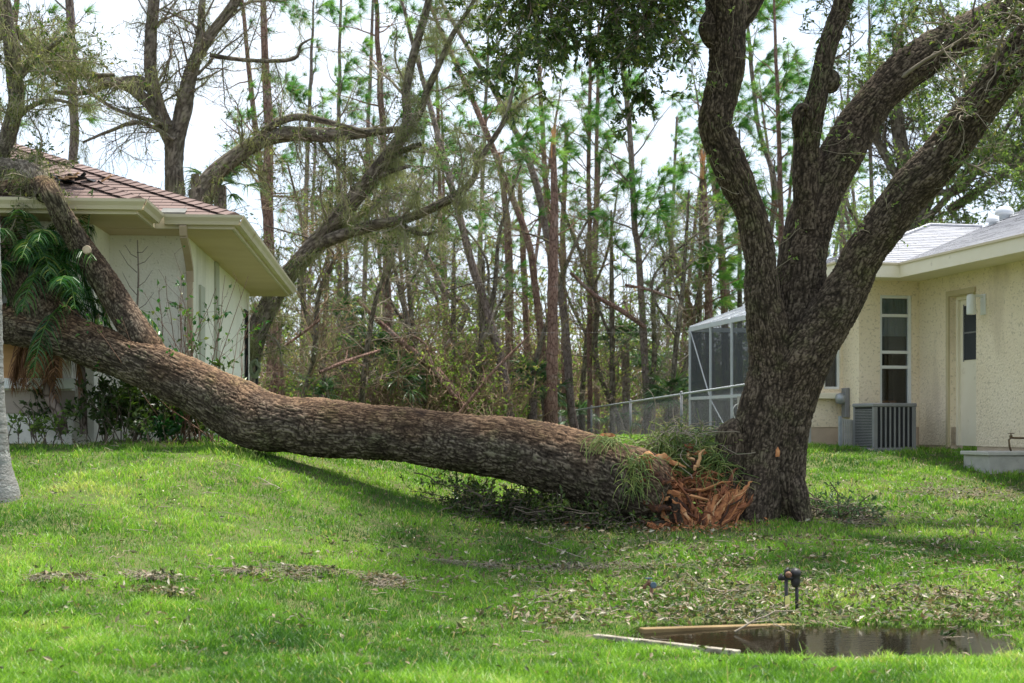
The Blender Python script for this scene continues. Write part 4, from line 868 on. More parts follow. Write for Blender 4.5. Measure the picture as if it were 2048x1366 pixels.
def shmat(name, c1, c2, mortar, wearc):
    m, t, o = nodes(name); p = N(t, 'ShaderNodeBsdfPrincipled'); p.inputs['Roughness'].default_value = 0.9; p.inputs['Specular IOR Level'].default_value = 0.2
    tcn = N(t, 'ShaderNodeTexCoord'); b = N(t, 'ShaderNodeTexBrick'); b.offset = 0.0; b.inputs['Color1'].default_value = c1+(1,); b.inputs['Color2'].default_value = c2+(1,); b.inputs['Mortar'].default_value = mortar+(1,)
    b.inputs['Scale'].default_value = 1; b.inputs['Mortar Size'].default_value = 0.006; b.inputs['Brick Width'].default_value = 0.31; b.inputs['Row Height'].default_value = 0.142; b.inputs['Bias'].default_value = 0
    t.links.new(tcn.outputs['UV'], b.inputs['Vector'])
    c = mixc(t, ramp(t, noise(t, 1.3, 6), [(0.4, (0, 0, 0)), (0.75, (.8, .8, .8))]), b.outputs['Color'], wearc)
    c = mixc(t, ramp(t, noise(t, 160, 2), [(0.3, (0, 0, 0)), (0.7, (.5, .5, .5))]), c, mixc(t, 1.0, c, (1.5, 1.5, 1.5), 'MULTIPLY'))
    t.links.new(c, p.inputs['Base Color']); t.links.new(bump(t, noise(t, 120, 3), 0.5, 0.004), p.inputs['Normal']); t.links.new(p.outputs[0], o.inputs[0]); return m
M['brown_shingle'] = shmat('brown_shingle', (0.115, 0.080, 0.070), (0.165, 0.118, 0.102), (0.03, 0.02, 0.018), (0.20, 0.145, 0.128))
M['grey_shingle'] = shmat('grey_shingle', (0.22, 0.225, 0.245), (0.33, 0.335, 0.35), (0.04, 0.04, 0.045), (0.28, 0.28, 0.30))
M['white_stucco'] = surf('white_stucco', (0.78, 0.75, 0.66), (0.85, 0.82, 0.73), 1.5, 0.9, 0.8, 0.015, 40, stain=((0.55, 0.53, 0.44), 0.9, 0.56, (1, 1, 0.3)), speck=((0.58, 0.56, 0.47), 25, 0.62))
M['cream_stucco'] = surf('cream_stucco', (0.85, 0.71, 0.51), (0.91, 0.78, 0.59), 1.2, 0.9, 0.9, 0.022, 34, stain=((0.60, 0.48, 0.34), 1.3, 0.58, (1, 1, 0.22)), speck=((0.66, 0.545, 0.385), 26, 0.56, (1, 1, 1.2)))
M['cream_base'] = surf('cream_base', (0.50, 0.38, 0.28), (0.62, 0.49, 0.36), 5, 0.9, 0.5, 0.01, 40)
M['cream_trim'] = surf('cream_trim', (0.80, 0.71, 0.54), (0.85, 0.77, 0.61), 3, 0.6, 0.1, 0.004, 40, stain=((0.42, 0.34, 0.24), 5, 0.66))
M['olive_trim'] = surf('olive_trim', (0.52, 0.455, 0.32), (0.60, 0.53, 0.39), 2, 0.5, 0.05, 0.004, 30, stain=((0.33, 0.20, 0.10), 2.5, 0.66, (1, 1, 1)))
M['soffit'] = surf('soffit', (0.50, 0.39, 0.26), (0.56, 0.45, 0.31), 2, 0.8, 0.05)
M['white_frame'] = surf('white_frame', (0.72, 0.72, 0.70), (0.8, 0.8, 0.78), 4, 0.4, 0)
M['dark_void'] = surf('dark_void', (0.012, 0.013, 0.015), (0.02, 0.02, 0.022), 4, 0.6, 0)
M['screen_dark'] = surf('screen_dark', (0.03, 0.034, 0.042), (0.045, 0.05, 0.06), 3, 0.6, 0)
M['galv'] = surf('galv', (0.28, 0.295, 0.31), (0.40, 0.415, 0.425), 14, 0.5, 0.1, metal=0.4)
M['white_metal'] = surf('white_metal', (0.52, 0.54, 0.56), (0.6, 0.61, 0.62), 5, 0.5, 0)
M['ac_grey'] = surf('ac_grey', (0.20, 0.20, 0.205), (0.28, 0.275, 0.27), 3, 0.5, 0.05, metal=0.2)
M['concrete'] = surf('concrete', (0.34, 0.33, 0.30), (0.48, 0.46, 0.42), 6, 0.9, 0.4, 0.01, 50, stain=((0.2, 0.19, 0.16), 4, 0.6))
M['plywood'] = surf('plywood', (0.42, 0.22, 0.09), (0.52, 0.30, 0.13), 2, 0.7, 0.1, stretch=(1, 1, 9))
M['bronze'] = surf('bronze', (0.12, 0.085, 0.05), (0.18, 0.13, 0.08), 9, 0.4, 0, metal=0.7)
m, t, o = nodes('window_glass'); g = N(t, 'ShaderNodeBsdfGlossy'); g.inputs['Roughness'].default_value = 0.03; tr = N(t, 'ShaderNodeBsdfTransparent'); tr.inputs[0].default_value = (.75, .78, .8, 1)
fr = N(t, 'ShaderNodeFresnel'); fr.inputs[0].default_value = 1.6; mxx = N(t, 'ShaderNodeMixShader'); t.links.new(fr.outputs[0], mxx.inputs[0]); t.links.new(tr.outputs[0], mxx.inputs[1]); t.links.new(g.outputs[0], mxx.inputs[2]); t.links.new(mxx.outputs[0], o.inputs[0]); M['glass'] = m
def meshmat(name, col, alpha):
    m, t, o = nodes(name); p = N(t, 'ShaderNodeBsdfPrincipled'); p.inputs['Base Color'].default_value = col+(1,); p.inputs['Roughness'].default_value = 0.7
    tr = N(t, 'ShaderNodeBsdfTransparent'); mxx = N(t, 'ShaderNodeMixShader'); mxx.inputs[0].default_value = alpha
    t.links.new(tr.outputs[0], mxx.inputs[1]); t.links.new(p.outputs[0], mxx.inputs[2]); t.links.new(mxx.outputs[0], o.inputs[0]); return m
M['insect_screen'] = meshmat('insect_screen', (0.05, 0.056, 0.065), 0.70)
M['roof_screen'] = meshmat('roof_screen', (0.30, 0.32, 0.35), 0.5)

def left_house():
    th = R(4.7); B = (-3.89, 17.0, 1.30)
    X = Matrix.Translation(B) @ Matrix.Rotation(th, 4, 'Z')
    t = thing('house', B, 'white stucco house with brown shingled hip roof hit by the fallen oak', 'house')
    H = 2.46; ze = 2.60; E = 0.62; pt = 0.42
    mb = MB(X); wall(mb, -9, -0.2, -0.4, H, 0, 0.2, []); wall(mb, 0, 7.4, -0.4, H, -0.2, 0, [(6.55, 7.1, 0.0, 2.12)], 'y'); wall(mb, -9, -0.2, -0.4, H, 7.2, 7.4, [])
    wall(mb, -9, -1.1, -0.4, H, -1.1, -0.9, [(-2.15, -1.20, 0.72, 1.45)]); wall(mb, -0.9, -0.003, -0.4, H, -1.1, -0.9, [], 'y'); mb.build('wall', M['white_stucco'], t)
    # pilaster shadows and a slot recess painted as grey strips on the side wall
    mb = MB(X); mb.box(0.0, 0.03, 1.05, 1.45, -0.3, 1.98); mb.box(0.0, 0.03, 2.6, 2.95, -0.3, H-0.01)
    mb.build('painted_shade_strip', surf('shadow_strip', (0.40, 0.41, 0.34), (0.47, 0.47, 0.40), 3), t)
    d = MB(X); d.box(-0.12, -0.08, 6.55, 7.1, 0, 2.12); dd = d.build('door', M['screen_dark'], t)
    f = MB(X)
    for a in (6.55, 7.06): f.box(-0.08, 0.01, a, a+0.04, 0, 2.12)
    f.box(-0.08, 0.01, 6.59, 7.06, 2.08, 2.12); f.build('door_frame', M['dark_void'], dd)
    # boarded window
    d = MB(X); d.box(-2.15, -1.20, -1.04, -1.02, 0.72, 1.45); wd = d.build('window', M['plywood'], t)
    s = MB(X); s.box(-2.3, -1.02, -1.22, -1.103, 0.60, 0.715); s.build('sill', M['white_frame'], wd, 0.008)
    s = MB(X); s.box(-2.25, -1.06, -1.13, -1.102, 0.33, 0.58); s.build('wall_panel', surf('tan_panel', (0.30, 0.25, 0.2), (0.36, 0.3, 0.25), 4), t)
    # soffit
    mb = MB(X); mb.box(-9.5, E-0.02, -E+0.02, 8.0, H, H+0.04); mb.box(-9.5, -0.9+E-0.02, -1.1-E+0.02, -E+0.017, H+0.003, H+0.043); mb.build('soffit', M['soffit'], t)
    mb = MB(X)
    for (a, b) in (((E, 8.02), (E, -E)), ((E, -E), (-0.28, -E)), ((-0.28, -E-0.02), (-0.28, -1.72)), ((-0.28, -1.72), (-9.5, -1.72))):
        mb.bar((a[0], a[1], H+0.08), (b[0], b[1], H+0.08), 0.03, 0.16)
    mb.build('fascia', M['olive_trim'], t)
    # gutters: k-style profile swept along the eaves
    prof = [(0, -0.11), (0.07, -0.11), (0.085, -0.07), (0.115, -0.03), (0.12, 0.0), (0.105, 0.0), (0.10, -0.02), (0.07, -0.09), (0.012, -0.09), (0, 0)]
    def gut(a, b, out, ext0=0.0, ext1=0.0, mat='olive_trim'):
        a = Vector((a[0], a[1], ze)); b = Vector((b[0], b[1], ze)); dr = (b-a).normalized(); oo = Vector(out); g = MB(X)
        pa = [tuple(a-dr*(x*ext0)+oo*(x+0.016)+Vector((0, 0, z+0.01))) for x, z in prof]; pb = [tuple(b+dr*(x*ext1)+oo*(x+0.016)+Vector((0, 0, z+0.01))) for x, z in prof]
        n = len(prof); g.add(pa+pb, [(i, (i+1) % n, n+(i+1) % n, n+i) for i in range(n)]+[tuple(range(n))[::-1], tuple(range(n, 2*n))])
        return g.build('gutter', M[mat], t)
    gut((-9.5, -1.72), (-0.28, -1.72), (0, -1, 0), 0, 1); gut((-0.28, -1.72), (-0.28, -0.75), (1, 0, 0), 1, 0)
    gut((-0.28+0.13, -E), (E, -E), (0, -1, 0), 0, 1); gut((E, -E), (E, 8.02), (1, 0, 0), 1, 0)
    # downspout with elbows
    sp = [(0.06, -0.7, 2.49), (0.06, -0.66, 2.38), (0.06, -0.40, 2.25), (0.05, -0.08, 2.05), (0.05, -0.06, 1.9), (0.05, -0.06, 0.05)]
    mb = MB(X)
    for a, b in zip(sp, sp[1:]): mb.bar(a, b, 0.085, 0.065, (1, 0, 0) if abs(a[2]-b[2]) > 1 else (0, 0, 1))
    mb.build('downspout', surf('tan_spout', (0.40, 0.30, 0.20), (0.46, 0.37, 0.26), 5, 0.5), t, 0.006)
    # roof
    x0, x1, y0, y1 = -13.0, E+0.03, -E-0.03, 8.05; zz = ze+0.015; hh = (y1-y0)/2
    A = (x1, y0, zz); Bq = (x0, y0, zz); ap = (x1-hh, y0+hh, zz+pt*hh); bp = (x0+hh, y0+hh, zz+pt*hh); C = (x1, y1, zz); D = (x0, y1, zz)
    mb = MB(X)
    px0, px1, py0 = -5.4, -0.25, -1.75; w2 = (px1-px0)/2; pa = (px0+w2, py0+w2, zz+pt*w2)
    vy = y0+w2                        # where the small ridge meets the main plane
    shingles(mb, [A, ap, bp, Bq], (1, 0, 0)); shingles(mb, [A, C, ap], (0, 1, 0)); shingles(mb, [C, D, bp, ap], (1, 0, 0)); shingles(mb, [D, Bq, bp], (0, 1, 0))
    shingles(mb, [(px0, py0, zz), (px1, py0, zz), pa], (1, 0, 0)); shingles(mb, [(px1, py0, zz), (px1, y0, zz), (px0+w2, vy, zz+pt*w2), pa], (0, 1, 0)); shingles(mb, [(px0, py0, zz), (px0, y0, zz), (px0+w2, vy, zz+pt*w2), pa], (0, 1, 0))
    rf = mb.build('roof', M['brown_shingle'], t, uv=True)
    # ridge caps along the hips
    def caps(a, b, mat, nm='ridge_cap', par=None):
        a = Vector(a); b = Vector(b); L = (b-a).length; n = int(L/0.15); dr = (b-a)/n; mb = MB(X); tt = dr.normalized(); sd = tt.cross(Vector((0, 0, 1))).normalized()
        for k in range(n):
            p = a+dr*k; q = a+dr*(k+1.25); up = Vector((0, 0, 0.030)); lo = Vector((0, 0, 0.016)); s_ = sd*0.14; dn = Vector((0, 0, -0.034))
            mb.add([tuple(p+s_+dn+up), tuple(p+up+Vector((0, 0, .012))), tuple(p-s_+dn+up), tuple(q+s_+dn+lo), tuple(q+lo+Vector((0, 0, .008))), tuple(q-s_+dn+lo), tuple(p+s_+dn), tuple(p-s_+dn)],
                   [(0, 3, 4, 1), (1, 4, 5, 2), (0, 1, 2, 7, 6)], [[(k*.31, .01), (k*.31+.28, .01), (k*.31+.28, .13), (k*.31, .13)]]*2+[[(.12, .06)]*5])
        return mb.build(nm, M[mat], par, uv=True)
    caps(A, ap, 'brown_shingle', par=rf); caps(ap, bp, 'brown_shingle', par=rf); caps((px1, py0, zz), pa, 'brown_shingle', par=rf); caps(pa, (px0+w2, vy, zz+pt*w2), 'brown_shingle', par=rf)
    # grey flashing, vent
    mb = MB(X); mb.add([(-0.2, y0-0.01, zz+0.03), (0.08, y0-0.01, zz+0.03), (0.08, y0+0.16, zz+0.10), (-0.2, y0+0.16, zz+0.10), (-0.2, y0-0.01, zz+0.0), (0.08, y0-0.01, zz+0.0)], [(0, 1, 2, 3), (4, 5, 1, 0)])
    mb.build('flashing', surf('flashing_grey', (.13, .13, .12), (.18, .18, .16), 6, .8), rf)
    v = MB(X); vq = (-0.62, 1.35, zz+pt*1.22-.10); v.lathe(vq, [(0.06, -0.1), (0.06, 0.08), (0.13, 0.08), (0.13, 0.12), (0.1, 0.17), (0.04, 0.20), (0.005, 0.205)], 16); v.build('roof_vent', M['galv'], t, smooth=True)
    # puncture: torn felt and split boards
    rng = np.random.default_rng(2); q = Vector((-1.05, -1.22, 0)); q.z = zz+pt*(q.y-py0)+.02
    mb = MB(X)
    for k in range(16):
        a = q+Vector((rng.normal(0, .16), rng.normal(0, .12), rng.uniform(.0, .07))); r_ = rng.uniform(.05, .13); ang = rng.uniform(0, 6.3)
        pts = [a+Vector((r_*math.cos(ang+i*1.57)*rng.uniform(.5, 1.3), r_*.6*math.sin(ang+i*1.57), rng.uniform(-.02, .05))) for i in range(4)]
        mb.add([tuple(x) for x in pts]+[tuple(x-Vector((0, 0, .006))) for x in pts], [(0, 1, 2, 3), (7, 6, 5, 4), (0, 1, 5, 4), (1, 2, 6, 5), (2, 3, 7, 6), (3, 0, 4, 7)])
    mb.build('torn_felt', M['dark_void'], rf)
    mb = MB(X)
    for k in range(7):
        a = q+Vector((rng.normal(0, .1), rng.normal(-.05, .06), .05)); mb.bar(a, a+Vector((rng.normal(0, .12), rng.normal(0, .06), rng.uniform(.0, .07))), .03, .014)
    mb.build('split_board', surf('split_board', (.5, .3, .16), (.62, .4, .24), 9), rf)
    return X
XL = left_house()

def right_house():
    B = (6.01, 21.0, 1.19); th = R(12); X = Matrix.Translation(B) @ Matrix.Rotation(th, 4, 'Z')
    t = thing('house', B, 'cream stucco house with grey shingled roof and white framed window at the right', 'house')
    H = 2.45; ze = 2.60; E = 0.62; pt = 0.33; b0 = 0.28
    # door wall along local y (x = 0), facing -x
    holes = [(-1.22, -0.42+0.0, 0.02, 2.14)]
    DY0, DY1 = -1.60, -0.90
    mb = MB(X); wall(mb, -6.0, 0, b0, H, 0, 0.2, [(DY0, DY1, 0.02, 2.12)], 'y')
    WX0, WX1 = -0.62, -0.11
    wall(mb, -0.955, 0.2, b0, H, 0.003, 0.2, [(WX0, WX1, 0.55, 2.22)]); wall(mb, 0.2, 0.56, -0.3, H, -0.955, -0.755, [], 'y')
    wall(mb, -1.5, -0.955, b0, H, 0.56, 0.76, [(-1.25, -0.985, 0.85, 1.75)]); wall(mb, 0.76, 2.35, -0.3, H, -1.5, -1.3, [], 'y'); wall(mb, -1.5, 1.6, -0.3, H, 2.35, 2.5, []); mb.build('wall', M['cream_stucco'], t)
    mb = MB(X); wall(mb, -6, DY0, -0.3, b0, 0.012, 0.2, [], 'y'); wall(mb, DY1, 0.0, -0.3, b0, 0.012, 0.2, [], 'y'); wall(mb, -0.94, 0.012, -0.3, b0, 0.012, 0.2, []); wall(mb, -1.49, -0.956, -0.3, b0, 0.572, 0.76, [])
    mb.build('foundation', M['cream_base'], t)
    # frame ridge round the door opening
    d = MB(X); d.box(0.13, 0.17, DY0, DY1, 0.02, 2.12); dr = d.build('door', M['cream_trim'], t)
    f = MB(X)
    for a in (DY0, DY1-0.05): f.box(0.09, 0.129, a, a+0.05, 0.02, 2.12)
    f.box(0.09, 0.129, DY0+0.05, DY1-0.05, 2.07, 2.12); f.build('door_frame', M['cream_trim'], dr)
    f = MB(X); f.box(-0.03, -0.001, DY1, DY1+0.07, 0.0, 2.20); f.box(-0.03, -0.001, DY0, DY1, 2.125, 2.20); f.build('door_surround', surf('ochre_trim', (.52, .42, .25), (.58, .48, .3), 4), dr)
    f = MB(X); f.box(0.122, 0.128, DY0+0.12, DY1-0.17, 1.22, 1.98); f.build('door_window', M['screen_dark'], dr)
    f = MB(X); f.box(0.115, 0.121, DY0+0.11, DY1-0.16, 1.59, 1.61)
    for a in (DY0+0.10, DY1-0.17): f.box(0.115, 0.121, a, a+0.02, 1.2, 2.0)
    f.build('muntin', M['ac_grey'], dr)
    f = MB(X); f.lathe((0.10, DY0+0.09, 0.98), [(0.012, -0.04), (0.03, -0.03), (0.034, 0.0), (0.026, 0.02), (0.01, 0.028)], 14, 'x'); f.build('door_knob', M['bronze'], dr, smooth=True)
    # wall light
    g = MB(X); y = DY1-0.0-0.96; y = -1.80
    l = MB(X); l.box(-0.02, -0.001, y-0.06, y+0.06, 1.80, 2.08); lo = l.build('wall_lamp', M['white_frame'], t, 0.005)
    l = MB(X); l.tube([(-0.02, y, 2.05), (-0.10, y, 2.06), (-0.19, y, 2.05)], 0.018, 8); l.build('lamp_arm', M['white_frame'], lo)
    l = MB(X); l.lathe((-0.19, y, 1.80), [(0.055, 0.0), (0.062, 0.01), (0.062, 0.24), (0.05, 0.27), (0.01, 0.28)], 16); l.build('lamp_shade', M['white_frame'], lo, smooth=True)
    # tall window: two sashes over two
    wobj = MB(X); fw = 0.045
    for (a, b) in ((WX0, WX0+fw), (WX1-fw, WX1)): wobj.box(a, b, 0.03, 0.11, 0.55, 2.22)
    for z in (0.55, 1.02+0.12, 1.36, 1.90, 2.22-fw):
        wobj.box(WX0+fw, WX1-fw, 0.035, 0.105, z, z+fw)
    wo = wobj.build('window', M['white_frame'], t, 0.004)
    g = MB(X); g.box(WX0+fw, WX1-fw, 0.07, 0.076, 0.60, 2.18); g.build('pane', M['glass'], wo)
    # interior box and curtains
    g = MB(X); g.add([(WX0-.3, .21, .3), (WX1+.3, .21, .3), (WX1+.3, 1.2, .3), (WX0-.3, 1.2, .3), (WX0-.3, .21, 2.4), (WX1+.3, .21, 2.4), (WX1+.3, 1.2, 2.4), (WX0-.3, 1.2, 2.4)], [(0, 1, 2, 3), (4, 5, 6, 7), (3, 2, 6, 7), (0, 3, 7, 4), (1, 2, 6, 5)]); g.build('room', M['dark_void'], t)
    def curtain(xa, xb, za, zb, yy, mat, amp=0.018, nf=7):
        n = 60; vs_ = []
        for k in range(n):
            u = k/(n-1); vs_ += [(xa+(xb-xa)*u, yy+amp*math.sin(u*nf*6.28), za), (xa+(xb-xa)*u, yy+amp*.6*math.sin(u*nf*6.28+.3), zb)]
        c = MB(X); c.add(vs_, [(2*k, 2*k+2, 2*k+3, 2*k+1) for k in range(n-1)]); return c.build('curtain', mat, wo, smooth=True)
    cg = surf('curtain_green', (.30, .42, .38), (.42, .54, .5), 9, .9, 0); curtain(WX0+.05, WX1-.05, 1.93, 2.17, .10, cg); curtain(WX0+.05, WX1-.05, 1.62, 1.93, .10, surf('curtain_pale', (.66, .70, .66), (.76, .78, .74), 9, .9, 0)); 
    g = MB(X); g.box(WX0+.05, WX1-.05, .12, .125, 1.40, 1.64); g.build('blind', surf('blind', (.24, .24, .21), (.3, .3, .27), 5), wo)
    # window sill plants
    rng = np.random.default_rng(9)
    g = MB(X)
    for xx in (WX0+.14, WX0+.27): g.box(xx-.05, xx+.05, .12, .2, .60, .67)
    g.build('planter', surf('terracotta', (.35, .13, .05), (.42, .17, .07), 9), wo)
    # small window behind
    g = MB(X); fw = .035
    for (a, b) in ((-1.25, -1.25+fw), (-.985-fw, -.985)): g.box(a, b, .60, .68, .85, 1.75)
    for z in (.85, 1.75-fw): g.box(-1.25+fw, -.985-fw, .60, .68, z, z+fw)
    w2 = g.build('window', M['white_frame'], t)
    g = MB(X); g.box(-1.22, -1.01, .63, .636, .88, 1.72); g.build('pane', M['glass'], w2)
    n = 30; vs_ = []
    for k in range(n): u = k/(n-1); vs_ += [(-1.24+.25*u, .70+.012*math.sin(u*40), .86), (-1.24+.25*u, .70+.012*math.sin(u*40), 1.74)]
    c = MB(X); c.add(vs_, [(2*k, 2*k+2, 2*k+3, 2*k+1) for k in range(n-1)]); c.build('curtain', surf('pink_drape', (.30, .24, .22), (.38, .31, .28), 9, .9, 0), w2, smooth=True)
    g = MB(X); g.box(-1.40, -0.958, .42, .559, .70, .79); g.build('window_sill', M['cream_trim'], t, .01)
    # eaves
    o = -E
    mb = MB(X)
    mb.box(-E+.0, .0, -6.3, -E, H-.02, H+.02); mb.box(-.955-E, .0, -E+.002, .003, H-.02, H+.02); mb.box(-.955-E, -.957, .003, .55, H-.02, H+.02); mb.box(-.955-E, -1.503, .553, 2.5, H-.02, H+.02)
    mb.build('soffit', M['cream_trim'], t)
    mb = MB(X)
    def fas(a, b): mb.bar((a[0], a[1], H+.055), (b[0], b[1], H+.055), .03, .19)
    fas((-E, -6.3), (-E, -E+.012)); fas((-E, -E), (-.955-E, -E)); fas((-.955-E, -E), (-.955-E, 2.6))
    mb.build('fascia', M['cream_trim'], t)
    mb = MB(X)
    def drip(a, b, out): mb.bar((a[0]+out[0]*.02, a[1]+out[1]*.02, H+.155), (b[0]+out[0]*.02, b[1]+out[1]*.02, H+.155), .035, .03)
    drip((-E, -6.3), (-E, -E-.03), (-1, 0)); drip((-E, -E), (-.955-E, -E), (0, -1)); drip((-.955-E, -E), (-.955-E, 2.6), (-1, 0)); mb.build('drip_edge', surf('drip', (.62, .52, .36), (.68, .58, .42), 5), t)
    # roof
    z = ze+.005; e_ = E+.03; mb = MB(X)
    Bx = -.955-e_; s = 3.1
    hip_top = (Bx+s, -e_+s, z+pt*s); val_top = (-e_+s, -e_+s, z+pt*s)
    shingles(mb, [(Bx, -e_, z), (-e_, -e_, z), val_top, hip_top], (1, 0, 0))
    shingles(mb, [(Bx, -e_, z), (Bx, 2.6, z), (Bx+s, 2.6, z+pt*s), hip_top], (0, 1, 0))
    q = 5.0; shingles(mb, [(-e_, -6.4, z), (-e_, -e_, z), (-e_+q+s, -e_+q+s, z+pt*(q+s)), (-e_+q+s, -6.4, z+pt*(q+s))], (0, 1, 0))
    mb.add([(Bx+.1, 2.58, H), (3, 2.58, H), (3, 2.58, z+pt*s-.01), (Bx+s, 2.58, z+pt*s-.01)], [(3, 2, 1, 0)])
    rf = mb.build('roof', M['grey_shingle'], t, uv=True)
    mb = MB(X); mb.tube([(Bx, -e_, z+.02), (hip_top[0], hip_top[1], hip_top[2]+.02)], .03, 6); mb.tube([(hip_top[0], hip_top[1], hip_top[2]+.02), (val_top[0], val_top[1], val_top[2]+.02)], .03, 6)
    mb.build('ridge_cap', surf('ridge_grey', (.3, .3, .32), (.45, .45, .47), 12), rf)
    # roof vents
    def rz(x): return z+pt*(x+e_)
    for (vx, vy, sc_, nm) in ((3.05, 2.75, .66, 1), (2.35, 1.95, .45, 2)):
        v = MB(X); q_ = (vx, vy, rz(vx)); v.lathe(q_, [(.13*sc_, -.08), (.13*sc_, .10*sc_), (.17*sc_, .11*sc_), (.24*sc_, .13*sc_), (.24*sc_, .18*sc_), (.21*sc_, .26*sc_), (.14*sc_, .32*sc_), (.05*sc_, .345*sc_), (.005, .35*sc_)], 24); v.build('roof_vent', M['white_metal'], t, smooth=True)
        v2 = MB(X); v2.add([(vx-.3*sc_, vy-.3*sc_, rz(vx-.3*sc_)+.02), (vx+.3*sc_, vy-.3*sc_, rz(vx+.3*sc_)+.02), (vx+.3*sc_, vy+.3*sc_, rz(vx+.3*sc_)+.02), (vx-.3*sc_, vy+.3*sc_, rz(vx-.3*sc_)+.02)], [(0, 1, 2, 3)]); v2.build('flashing', M['white_metal'], rf)
    v = MB(X); v.lathe((3.75, 2.9, rz(3.75)), [(.05, -.1), (.05, .34), (.045, .345), (.02, .345)], 12); v.build('vent_pipe', M['white_metal'], t, smooth=True)
    # meter on the corner
    v = MB(X); v.box(-1.03, -.958, .30, .44, .42, .86); v.build('meter_box', M['ac_grey'], t, .008)
    v = MB(X); v.lathe((-1.03, .37, .70), [(.085, 0), (.085, -.05), (.07, -.10), (.01, -.115)], 20, 'x'); v.build('electric_meter', M['galv'], t, smooth=True)
    # ---- condenser
    cw = .325; cx, cy = P(1772, 0, 20.1)[0], 20.2; zg = gz1(cx, cy); Y = Matrix.Translation((cx, cy, zg)) @ Matrix.Rotation(th, 4, 'Z')
    a = thing('air_conditioner', (cx, cy, zg), 'grey louvred air conditioner condenser under the tall window', 'air conditioner')
    b = MB(Y); b.box(-cw+.015, cw-.015, -cw+.015, cw-.015, .04, .60); b.build('coil', M['dark_void'], a)
    b = MB(Y)
    for sx in (-1, 1):
        for sy in (-1, 1): b = MB(Y); b.box(*sorted((sx*cw, sx*(cw-.05))), *sorted((sy*cw, sy*(cw-.05))), .03, .60); b.build('corner_post', M['ac_grey'], a, .008)
    b = MB(Y); b.box(-cw-.01, cw+.01, -cw-.01, cw+.01, .60, .655); b.build('top_cover', M['ac_grey'], a, .015)
    b = MB(Y); b.box(-cw-.02, cw+.02, -cw-.02, cw+.02, -.1, .03); b.build('base_pan', M['ac_grey'], a, .008)
    b = MB(Y)
    for k in range(9):
        xx = -cw+.05+(2*cw-.1)*k/8; b.box(xx-.012, xx+.012, -cw, -cw+.012, .03, .60)
    b.build('louvre_panel', M['ac_grey'], a)
    b = MB(Y)
    for k in range(24): zz_ = .05+.022*k; b.box(-cw, -cw+.013, -cw+.05, cw-.05, zz_, zz_+.010)
    b.build('louvre_panel', M['ac_grey'], a); b = MB(Y)
    for k in range(24): zz_ = .05+.022*k; b.box(cw-.013, cw, -cw+.05, cw-.05, zz_, zz_+.010)
    b.build('louvre_panel', M['ac_grey'], a)
    # slatted screen beside it
    sx = P(1697, 0, 20.5)[0]; zg = gz1(sx, 20.5); Y = Matrix.Translation((sx, 20.5, zg)) @ Matrix.Rotation(th, 4, 'Z')
    a = thing('slatted_screen', (sx, 20.5, zg), 'weathered grey slatted wooden screen left of the air conditioner', 'screen')
    b = MB(Y)
    for k in range(8): b.box(-.11+k*.033, -.11+k*.033+.022, -.012, .008, .02, .42-.005*k)
    b.build('slats', M['concrete'], a); b = MB(Y); b.box(-.15, -.115, -.02, .02, -.1, .45); b.build('post', M['galv'], a); b = MB(Y); b.box(-.115, .16, .009, .03, .34, .38); b.build('rail', M['concrete'], a); b = MB(Y); b.box(-.115, .16, .009, .03, .08, .12); b.build('rail', M['concrete'], a)
    sx = P(1616, 0, 20.9)[0]; zg = gz1(sx, 20.9); a = thing('wooden_post', (sx, 20.9, zg), 'short grey weathered post close to the right side of the oak trunk', 'post')
    b = MB(); b.box(sx-.05, sx+.04, 20.86, 20.94, zg-.1, zg+.36); b.box(sx-.06, sx+.05, 20.85, 20.95, zg+.361, zg+.385); b.build('post', M['concrete'], a, .01)
    # concrete box with spigot at the right
    bx = P(2010, 0, 17.6); Y = Matrix.Translation((bx[0], 17.7, gz1(bx[0], 17.7))) @ Matrix.Rotation(th, 4, 'Z')
    a = thing('utility_box', Y.translation, 'low weathered concrete box with a lid beside the side door', 'box')
    b = MB(Y); b.box(-.36, .8, -.3, .3, -.1, .19); b.build('box_body', M['concrete'], a, .012); b = MB(Y); b.box(-.39, .83, -.33, .33, .192, .24); b.build('lid', surf('lid_grey', (.4, .39, .35), (.5, .48, .44), 7, .8, .3), a, .01)
    a = thing('water_spigot', Y @ Vector((.1, 0, .24)), 'dark bronze pipe and valve standing on the low concrete box', 'valve')
    b = MB(Y); b.tube([(.12, 0, .24), (.10, 0, .30), (.09, 0, .38), (.12, 0, .405), (.3, 0, .40), (.5, 0, .395)], .013, 8); b.tube([(.36, 0, .39), (.36, 0, .24)], .013, 8); b.build('pipe', M['bronze'], a, smooth=True)
    b = MB(Y); b.lathe((.12, 0, .405), [(.02, 0), (.02, .03), (.008, .035), (.008, .05), (.04, .052), (.04, .06), (.005, .062)], 10); b.build('handle', M['bronze'], a)
    return X
XR = right_house()

